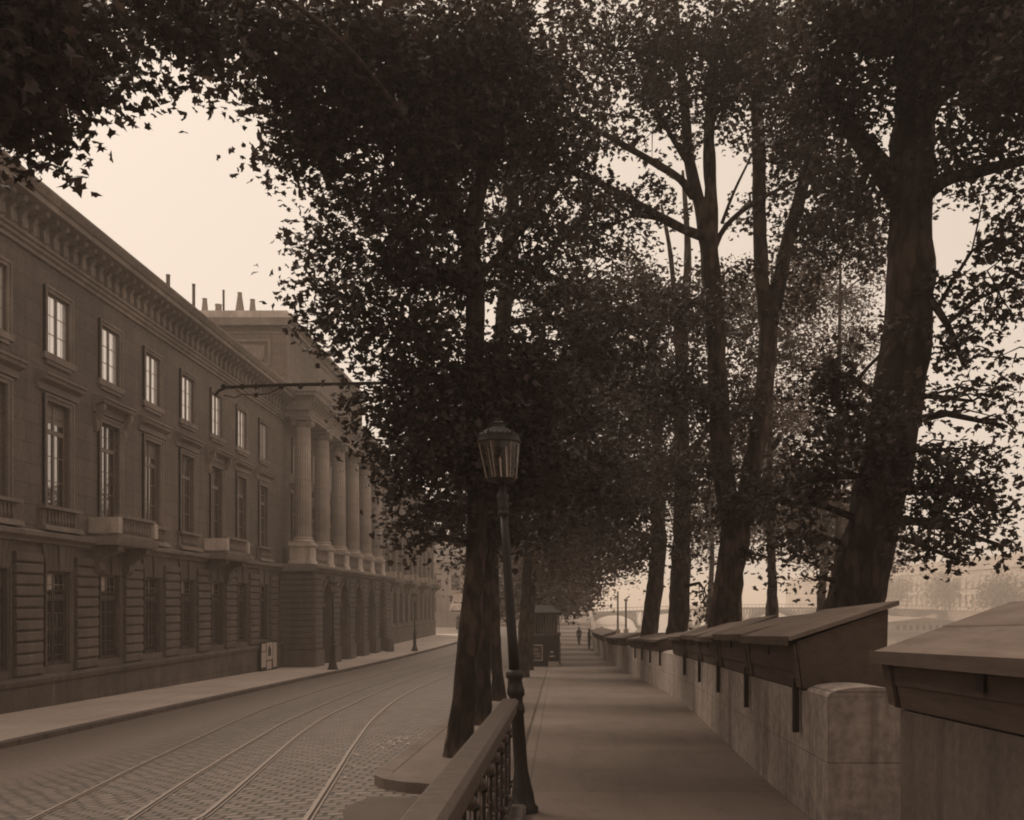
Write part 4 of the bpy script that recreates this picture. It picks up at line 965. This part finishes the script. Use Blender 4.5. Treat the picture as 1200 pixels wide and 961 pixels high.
def stock_tree(Y, X, zb, label, group, H=9, name='plane_tree', low=3.6, r=3.2, m_leaf='leaf2', leaf=.26, lai=4.5, tr=.2):
    st_ = [(X, Y, zb-.2, tr*1.5), (X, Y, zb+.3, tr*1.1), (X+.1, Y, zb+low, tr*.85), (X-.1, Y+.1, zb+H*.7, tr*.5), (X, Y, zb+H, .04)]
    bl = [((X+rng.uniform(-.3,.3)*r, Y+rng.uniform(-.3,.3)*r, zb+low+.6+q*(H-low-.6)/3.0), (r*(1-.12*q), r*(1-.12*q), (H-low)/4.2+.3), lai/2.6) for q in range(4)]
    bl += [((X+r*.75*math.cos(a), Y+r*.75*math.sin(a), zb+low+rng.uniform(-.3, .8)), (r*.4, r*.4, .7), lai/3) for a in rng.uniform(0, 6.3, 4)]
    return tree(name, (X, Y, zb), [st_], bl, label, group, leaf=leaf, kind='oval', m_leaf=m_leaf, cs=.45, seg=8, per=26)
for i, Y in enumerate((58, 67, 76, 86, 97, 109, 122, 137, 155, 175)):
    stock_tree(Y, -1.3+max(0, Y-90)*.015, gP(Y), 'distant plane tree of the row behind the kiosk, merging with its neighbours', LG, H=10, r=3.9, low=3.9-.0*i, leaf=.24+Y*.0012, tr=.2)
# right-hand trees
tree('quay_tree', (4.3, 13.8, -7.4),
  [[(3.95, 13.8, -7.6, .62), (4.0, 13.8, -5.5, .48)]+S(13.8, (988,780,.42), (1000,708,.385), (1027,600,.37), (1048,500,.36), (1062,400,.335), (1066,330,.33), (1067,260,.30), (1068,200,.31), (1074,100,.28), (1082,0,.25), (1090,-100,.18)),
   S(13.8, (1055,235,.20), (1035,200,.16), (1005,160,.14,.2), (975,110,.11,.3), (945,50,.08,.4), (930,-40,.04,.5)),
   S(13.8, (1080,232,.14), (1105,212,.10,-.3), (1150,200,.08,-.6), (1215,185,.05,-1)),
   S(13.8, (1085,150,.09), (1105,112,.06,-.2), (1130,100,.05,-.3), (1165,112,.04,-.4), (1200,150,.02,-.5)),
   S(13.8, (1075,330,.07), (1110,380,.05,-.3), (1130,430,.03,-.5)), S(13.8, (1045,480,.06), (990,440,.05,-.3), (950,460,.03,-.5))],
  [B(1150,30,12.5,110,70,1.3,6.5), B(1040,20,13,110,60,1.3,5), B(1210,90,11.5,70,60,.8,6), B(960,110,13.8,90,70,1.3,1.5), B(1010,100,13.4,60,60,1,1.3), B(1000,230,14,50,40,1,1.8),
   B(1160,180,12.8,70,45,1.0,2.0), B(1190,260,12.6,50,50,.8,1.5), B(1130,150,13.2,45,35,.7,1.0), B(1170,340,12.8,55,45,.8,1.6), B(1120,320,13.2,35,30,.5,.6), B(1125,400,13.2,45,35,.6,1.0),
   B(1140,470,13,60,30,.7,1.1), B(1120,540,12.8,60,40,.8,2.0), B(1150,590,12.6,45,35,.7,1.7), B(1110,620,12.6,55,32,.8,2.0), B(1120,655,12.6,35,16,.5,.9), B(1175,640,12.4,25,12,.4,.5), B(1075,580,12.9,40,40,.5,1.2),
   B(970,430,13.4,50,40,.8,1.6), B(1000,500,13.2,55,50,.9,2.2), B(960,560,13.2,55,45,.9,2.2), B(945,630,13.2,32,30,.6,1.6), B(915,590,13.4,30,30,.5,1.0), B(1045,400,13.2,25,40,.4,.5), B(1190,420,12.8,25,16,.4,.5), B(955,680,13.2,14,18,.3,.6), B(1180,500,12.6,20,18,.4,.4)],
  'huge thick leaning tree trunk with a high fork, rightmost in view', RG, leaf=.102, dens=1.1)
tree('quay_tree', (3.9, 22, -7.4),
  [[(3.7, 22, -7.6, .5), (3.75, 22, -5, .42)]+S(22, (847,760,.38), (850,725,.35), (855,670,.33), (862,625,.33), (855,595,.25), (846,540,.23), (843,480,.22), (839,400,.21), (835,337,.21), (831,285,.21), (833,230,.15), (831,165,.13), (837,70,.10), (845,-60,.05)),
   S(22, (862,630,.25), (872,595,.23), (883,540,.215), (892,490,.21), (898,430,.20), (902,380,.20), (912,335,.17), (922,288,.16), (935,240,.14), (948,190,.12), (965,130,.09), (985,60,.05)),
   S(22, (900,390,.17), (893,330,.165), (890,250,.155), (889,168,.15), (887,110,.13), (892,20,.09), (898,-70,.05)),
   S(22, (828,290,.15), (820,240,.14), (808,190,.13), (803,130,.11), (795,50,.08), (790,-50,.04)),
   S(22, (826,278,.11), (800,268,.10,-.5), (760,247,.09,-1.0), (707,217,.07,-1.5), (657,193,.05,-2), (620,160,.02,-2.4)),
   S(22, (812,230,.10), (797,210,.09,-.4), (760,187,.08,-.8), (713,160,.06,-1.2), (673,137,.05,-1.5), (630,100,.02,-1.8)),
   S(22, (838,290,.07), (850,266,.06,-.2), (880,240,.05,-.4), (940,208,.03,-.6)), S(22, (846,262,.04), (860,225,.03,-.1), (882,180,.02,-.2)),
   S(22, (812,200,.08), (790,165,.06,-.3), (765,120,.045,-.5), (745,60,.02,-.7))],
  [B(720,60,20,90,70,2,1.4), B(800,60,21,90,60,2,1.7), B(870,70,21.5,70,70,2,2.2), B(930,130,22,60,60,1.8,1.7), B(780,140,21,60,40,1.6,1.1), B(850,130,22,50,40,1.6,1.3), B(690,150,19.8,40,40,1.2,.7), B(930,30,22,60,40,1.5,1.4),
   B(740,250,20.5,60,35,1.4,1.0), B(700,270,20.5,50,35,1.4,1.6), B(950,260,22,50,40,1.4,1.8), B(990,290,22,45,40,1.4,1.8), B(1010,250,22,40,30,1.2,1.5), B(880,240,22.5,30,30,1,.5), B(925,340,21.8,35,30,1.0,1.3), B(800,360,21.5,50,35,1.4,1.5), B(860,330,22,30,30,.8,.6),
   B(780,460,21.5,60,50,1.8,2.0), B(860,470,21.6,40,45,1.2,.9), B(900,580,21.5,45,40,1.2,1.6), B(830,560,21.6,40,40,1.2,1.2), B(850,600,21.2,28,14,.6,1.6), B(905,655,21.4,28,30,.7,.8), B(960,200,22,60,40,1.6,2.2)],
  'tall tree with a low fork into two long stems, second trunk from the right', RG, leaf=.12, dens=1.15)
tree('quay_tree', (4.1, 33, -7.4),
  [[(3.9, 33, -7.6, .46), (3.95, 33, -4, .40)]+S(33, (793,760,.38), (795,725,.36), (797,680,.33), (799,620,.31), (800,560,.28), (798,450,.22), (803,360,.16), (806,290,.12), (800,200,.05)),
   S(33, (798,460,.12), (792,380,.10), (786,300,.08), (775,240,.04)), S(33, (800,560,.10), (830,500,.08,-.4), (850,480,.03,-.6))],
  [B(760,560,32,70,50,2.6,2.6), B(820,620,32,40,40,1.8,1.3), B(825,690,31.5,14,30,.8,1.8), B(800,460,33,80,60,3,1.8), B(850,390,34,80,60,3,1.7), B(760,360,34,90,60,3,1.6), B(870,520,33,60,50,2.4,1.3), B(760,640,32.5,40,30,1.8,1.8)],
  'slender upright tree trunk, third from the right behind the low boxes', RG, leaf=.17, kind='oval', cs=.34)
tree('quay_tree', (3.8, 39, -7.4),
  [[(3.55, 39, -7.6, .46), (3.6, 39, -4.5, .40)]+S(39, (758,765,.37), (761,740,.34), (766,700,.33), (772,640,.31), (771,590,.26), (770,500,.20), (765,400,.1), (760,330,.04))],
  [B(730,560,38,60,50,2.6,2.8), B(730,630,38,40,28,2,1.6), B(760,670,38.5,14,16,.8,.8), B(720,460,40,80,60,3.4,1.8), B(790,540,40,70,60,3,1.4), B(735,655,38,28,14,1.2,1.0)],
  'slender tree trunk curving left at its foot, fourth from the right', RG, leaf=.18, kind='oval', cs=.36)
for (x, yc, Y, lab) in ((905, 360, 36, 'pale fine leaved tree whose crown fills the gap right of the forked stems'), (985, 345, 40, 'pale fine leaved tree whose crown shows just left of the thickest trunk')):
    q = P(x, yc, Y); zt = q.z
    tree('quay_tree', (q.x, Y, -7.4), [[(q.x, Y, -7.6, .24), (q.x+.1, Y, -2, .19), (q.x-.1, Y, 4, .14), (q.x, Y, zt+1.5, .04)]],
      [((q.x+dx*Y/F, Y+rng.uniform(-.6, .6), zt+dy*Y/F), (a_*Y/F, 1.7, b_*Y/F), l_) for dx, dy, a_, b_, l_ in ((0, 0, 60, 45, 1.5), (30, 45, 45, 30, 1.2), (-40, 20, 40, 35, 1.2), (20, -60, 60, 40, 1.5), (-25, -110, 45, 40, 1.3), (30, -130, 40, 40, 1.2))],
      lab, 'hazy trees behind the quay trunks', leaf=.14, kind='oval', m_leaf='leaf2', cs=.36, seg=8)
for X, Y, rr in ((-1.4, -3.2, 3.6), (-1.4, -10, 3.8), (4.4, -2.5, 3.8), (4.4, -10, 4.0)):  # unseen trees continuing both rows, added to shade faces near the camera
    zb = gP(Y) if X < 0 else -7.4; top_ = 9.5
    tree('plane_tree' if X < 0 else 'quay_tree', (X, Y, zb), [[(X, Y, zb-.2, .36), (X, Y, zb+.6, .25), (X, Y, 3, .2), (X, Y, top_-1, .08)]],
         [((X+rng.uniform(-1, 1), Y+rng.uniform(-1, 1), z), (rr, rr, 1.5), 2.6) for z in (4.6, 6.3, 7.8)],
         ('unseen plane tree continuing the left row behind the viewpoint, added for shade' if X < 0 else 'unseen tall quay tree behind the viewpoint, added for shade'), LG if X < 0 else RG, leaf=.22, kind='oval', cs=.4, seg=8)
# pale masses behind: a few trees further down the lower quay
for i, (x, yb, Y, Hh) in enumerate(((900, 0, 60, 19), (960, 0, 52, 15), (830, 0, 75, 18), (1010, 0, 62, 16))):
    X = (x-VX)*Y/F
    tree('quay_tree', (X, Y, -7.4), [[(X, Y, -7.6, .3), (X, Y, -2, .25), (X+.3, Y, 4, .18), (X, Y, -7.4+Hh, .05)]],
      [((X+rng.uniform(-1, 1), Y+rng.uniform(-1, 1), -7.4+Hh*(.68+.09*q)), (3.4-.3*q, 3.2, 1.9), 1.25) for q in range(5)] + [((X+rng.uniform(-3, 3), Y, -7.4+Hh*rng.uniform(.66, .9)), (1.6, 1.6, 1.3), 1.0) for _ in range(4)],
      ('hazy pale tree between the two right-hand trunks', 'hazy small leaved tree right of the long forked stems', 'hazy tree seen between the long forked stems', 'hazy pale tree just left of the thickest trunk')[i], 'hazy trees behind the quay trunks', leaf=.22, kind='oval', m_leaf='leaf2', cs=.5, seg=8)

# ------------------------------------------------------------------ posts by the river, bridge, far bank
for x, yt, ball, lab in ((724, 693, False, 'plain thin post on a stone block by the river, left of a pair'), (733.5, 703, True, 'short post with a square cap by the river, right one of a pair')):
    Y = 120.0; a = P(x, yt, Y); zb = -4.1
    r = empty('river_post', (a.x, Y, zb-.3), lab, 'post')
    MB().tube([(a.x, Y, zb+.9), (a.x, Y, a.z)], [.13, .10] if not ball else [.13, .12], 10).build('shaft', M['iron'], r)
    MB().box(a.x-.28, a.x+.28, Y-.28, Y+.28, -7.5, zb+.95).build('block', M['quaystone'], r)
    if ball: MB().box(a.x-.22, a.x+.22, Y-.22, Y+.22, a.z-.15, a.z+.1).build('cap', M['iron'], r)
br = empty('iron_footbridge', (10, 330, -3), 'hazy iron footbridge with latticed arches over the river', 'bridge')
def dk(X): return -3.0+1.6*math.sin(math.pi*min(1, max(0, (X-10)/145)))
m = MB(); N = 60; vs = []
for i in range(N+1):
    X = 8+150*i/N; z = dk(X); vs += [(X, 330, z-.5), (X, 330, z), (X, 340, z), (X, 340, z-.5)]
m.add(vs, [(i*4+j, i*4+(j+1) % 4, i*4+4+(j+1) % 4, i*4+4+j) for i in range(N) for j in range(4)]); m.build('deck', M['bridgeiron'], br)
m = MB()
for i in range(N*2):
    X = 8+75*i/N; z = dk(X); m.box(X-.05, X+.05, 330, 330.1, z, z+1.1)
for i in range(N):
    X = 8+150*i/N; X2 = X+150/N; m.tube([(X, 330.05, dk(X)+1.1), (X2, 330.05, dk(X2)+1.1)], .08, 4)
m.build('parapet', M['bridgeiron'], br)
for k in range(8):
    X0 = 11+18.2*k; m = MB(); n = 14; w = 16.6
    zc = lambda X: min(dk(X)-.9, -8.6+ (dk(X0+w/2)-1.1+8.6)*math.sqrt(max(0, 1-((X-X0-w/2)/(w/2))**2)))
    for ya in (330.3, 335, 339.7):
        pts = [(X0+w*i/n, ya, zc(X0+w*i/n)) for i in range(n+1)]; m.tube(pts, .28, 5)
        for i in range(n):
            X = X0+w*i/n; X2 = X0+w*(i+1)/n
            m.tube([(X, ya, zc(X)), (X2, ya, dk(X2)-.5)], .09, 4); m.tube([(X2, ya, zc(X2)), (X, ya, dk(X)-.5)], .09, 4); m.tube([(X, ya, zc(X)), (X, ya, dk(X)-.5)], .1, 4)
    m.build('arch', M['bridgeiron'], br)
    MB().box(X0-1.3, X0-.3, 329, 341, -10, -7.5).build('pier', M['coping'], br)
# opposite bank
OB = 118.0
m = MB(); m.box(OB, OB+14, 60, 1200, -10, -7.3); m.box(OB+14, 900, 60, 1200, -10, -3.6); o = m.build('far_bank', M['quay']); o['kind'] = 'structure'
fw = empty('quay_wall', (OB+14, 300, -7.3), 'pale hazy embankment wall across the river', 'wall'); MB().box(OB+13.2, OB+14, 60, 1200, -7.3, -2.6).build('masonry', M['coping'], fw); MB().box(OB+13, OB+14.2, 60, 1200, -2.6, -2.4).build('coping', M['coping'], fw)
lv = empty('long_palace', (OB+45, 300, -3.6), 'long hazy palace with a steep roof across the river', 'building')
LX = OB+45
tmp = MB(); ys = np.arange(150, 700, 6.0)
m = MB(); m.box(LX, LX+20, 140, 700, -3.6, 13.0); m.build('wall', M['hazepalace'], lv)
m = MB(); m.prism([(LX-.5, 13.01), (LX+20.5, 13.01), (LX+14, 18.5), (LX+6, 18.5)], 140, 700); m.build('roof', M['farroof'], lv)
for i, Y in enumerate(ys[:90]):
    MB().box(LX-.12, LX-.01, Y, Y+2, -1.5, 3.5).box(LX-.12, LX-.01, Y, Y+2, 5.5, 10.5).build('window', M['glass'], lv)
m = MB(); m.box(LX-1, LX+22, 262, 292, -3.6, 20.0); m.build('pavilion', M['hazepalace'], lv)
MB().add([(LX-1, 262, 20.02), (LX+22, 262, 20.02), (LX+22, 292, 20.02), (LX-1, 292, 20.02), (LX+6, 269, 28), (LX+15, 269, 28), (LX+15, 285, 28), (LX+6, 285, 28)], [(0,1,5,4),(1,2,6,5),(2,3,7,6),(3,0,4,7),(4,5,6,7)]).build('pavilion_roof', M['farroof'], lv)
for i in range(15):
    Y = 205+i*21+rng.uniform(-9, 9); X = OB+22+rng.uniform(-3, 8); H = rng.uniform(6, 14)
    tree('far_tree', (X, Y, -3.6), [[(X, Y, -3.8, .45), (X+rng.uniform(-1, 1), Y, 0, .35), (X+rng.uniform(-1.5, 1.5), Y, -3.6+H*.9, .1)]],
       [((X+rng.uniform(-3, 3), Y+rng.uniform(-4, 4), -3.6+H*(.45+.13*q)), (rng.uniform(3, 6), rng.uniform(3, 6), rng.uniform(1.5, 2.8)), 2.2) for q in range(5)],
       'hazy tree on the far bank in front of the long palace', 'trees on the far bank', leaf=.95, kind='oval', m_leaf='leaf2', cs=.7, seg=6, limbs=False)
bb = empty('floating_bathhouse', (100, 290, -9), 'long low hazy barge house moored at the far bank', 'barge')
MB().box(90, 114, 270, 330, -9.2, -8.0).build('hull', M['barge'], bb); MB().box(91.5, 112.5, 272, 328, -8.0, -5.3).build('cabin', M['coping'], bb)
MB().prism([(91, -5.3), (113, -5.3), (102, -3.9)], 271.5, 328.5).build('roof', M['barge'], bb)
for i in range(10): MB().box(94+1.8*i, 94.9+1.8*i, 271.9, 271.98, -7.4, -6.0).build('window', M['ink'], bb)

# ------------------------------------------------------------------ haze
hz = MB().box(-1000, 1000, -60, 1600, -12, 21.5)
hm = bpy.data.materials.new('haze'); hm.use_nodes = True; nt = hm.node_tree; nt.nodes.remove(nt.nodes['Principled BSDF'])
pv = nt.nodes.new('ShaderNodeVolumePrincipled'); pv.inputs['Color'].default_value = (1, .90, .80, 1); pv.inputs['Density'].default_value = .0014; pv.inputs['Anisotropy'].default_value = .3
nt.links.new(pv.outputs[0], nt.nodes['Material Output'].inputs['Volume'])
ho = hz.build('haze', hm); ho['kind'] = 'stuff'

# ------------------------------------------------------------------ light, camera
w = bpy.data.worlds.new('World'); scene.world = w; w.use_nodes = True; nt = w.node_tree; n = nt.nodes
bg = n['Background']; sky = n.new('ShaderNodeTexSky'); sky.sky_type = 'NISHITA'; sky.sun_disc = False
SUN_EL, SUN_AZ = 50, -42           # azimuth from +Y towards +X
sky.sun_elevation = R(SUN_EL); sky.sun_rotation = R(SUN_AZ); sky.dust_density = 4; sky.air_density = 1.5
bw = n.new('ShaderNodeRGBToBW'); nt.links.new(sky.outputs[0], bw.inputs[0])
pw = n.new('ShaderNodeMath'); pw.operation = 'POWER'; pw.inputs[1].default_value = .2; nt.links.new(bw.outputs[0], pw.inputs[0])
mx = n.new('ShaderNodeVectorMath'); mx.operation = 'SCALE'; mx.inputs[0].default_value = (3.9, .833*3.9, .69*3.9); nt.links.new(pw.outputs[0], mx.inputs['Scale'])
nt.links.new(mx.outputs[0], bg.inputs[0]); bg.inputs[1].default_value = .1
sl = bpy.data.lights.new('sun', 'SUN'); sl.energy = 1.5; sl.angle = R(38); sl.color = (1, .86, .70)
so = bpy.data.objects.new('sun', sl); col.objects.link(so)
d = Vector((math.sin(R(SUN_AZ))*math.cos(R(SUN_EL)), math.cos(R(SUN_AZ))*math.cos(R(SUN_EL)), math.sin(R(SUN_EL))))
so.rotation_euler = d.to_track_quat('Z', 'Y').to_euler()
cam = bpy.data.cameras.new('camera'); co = bpy.data.objects.new('camera', cam); col.objects.link(co); scene.camera = co
co.location = (0, 0, 0); co.rotation_euler = (R(90), 0, 0); cam.sensor_fit = 'HORIZONTAL'; cam.sensor_width = 36; cam.lens = 36*F/1200
cam.shift_x = (600-VX)/1200; cam.shift_y = (VY-480.5)/1200; cam.clip_start = .05; cam.clip_end = 6000
vs_ = scene.view_settings; vs_.view_transform = 'Standard'; vs_.look = 'None'; vs_.gamma = 1; vs_.exposure = 0.68
cy = scene.cycles; cy.max_bounces = 6; cy.diffuse_bounces = 3; cy.glossy_bounces = 3; cy.transmission_bounces = 4; cy.transparent_max_bounces = 8; cy.volume_bounces = 1; cy.use_denoising = True; cy.filter_width = 1.9
cy.sample_clamp_indirect = 4
print('leaves', NL[0])
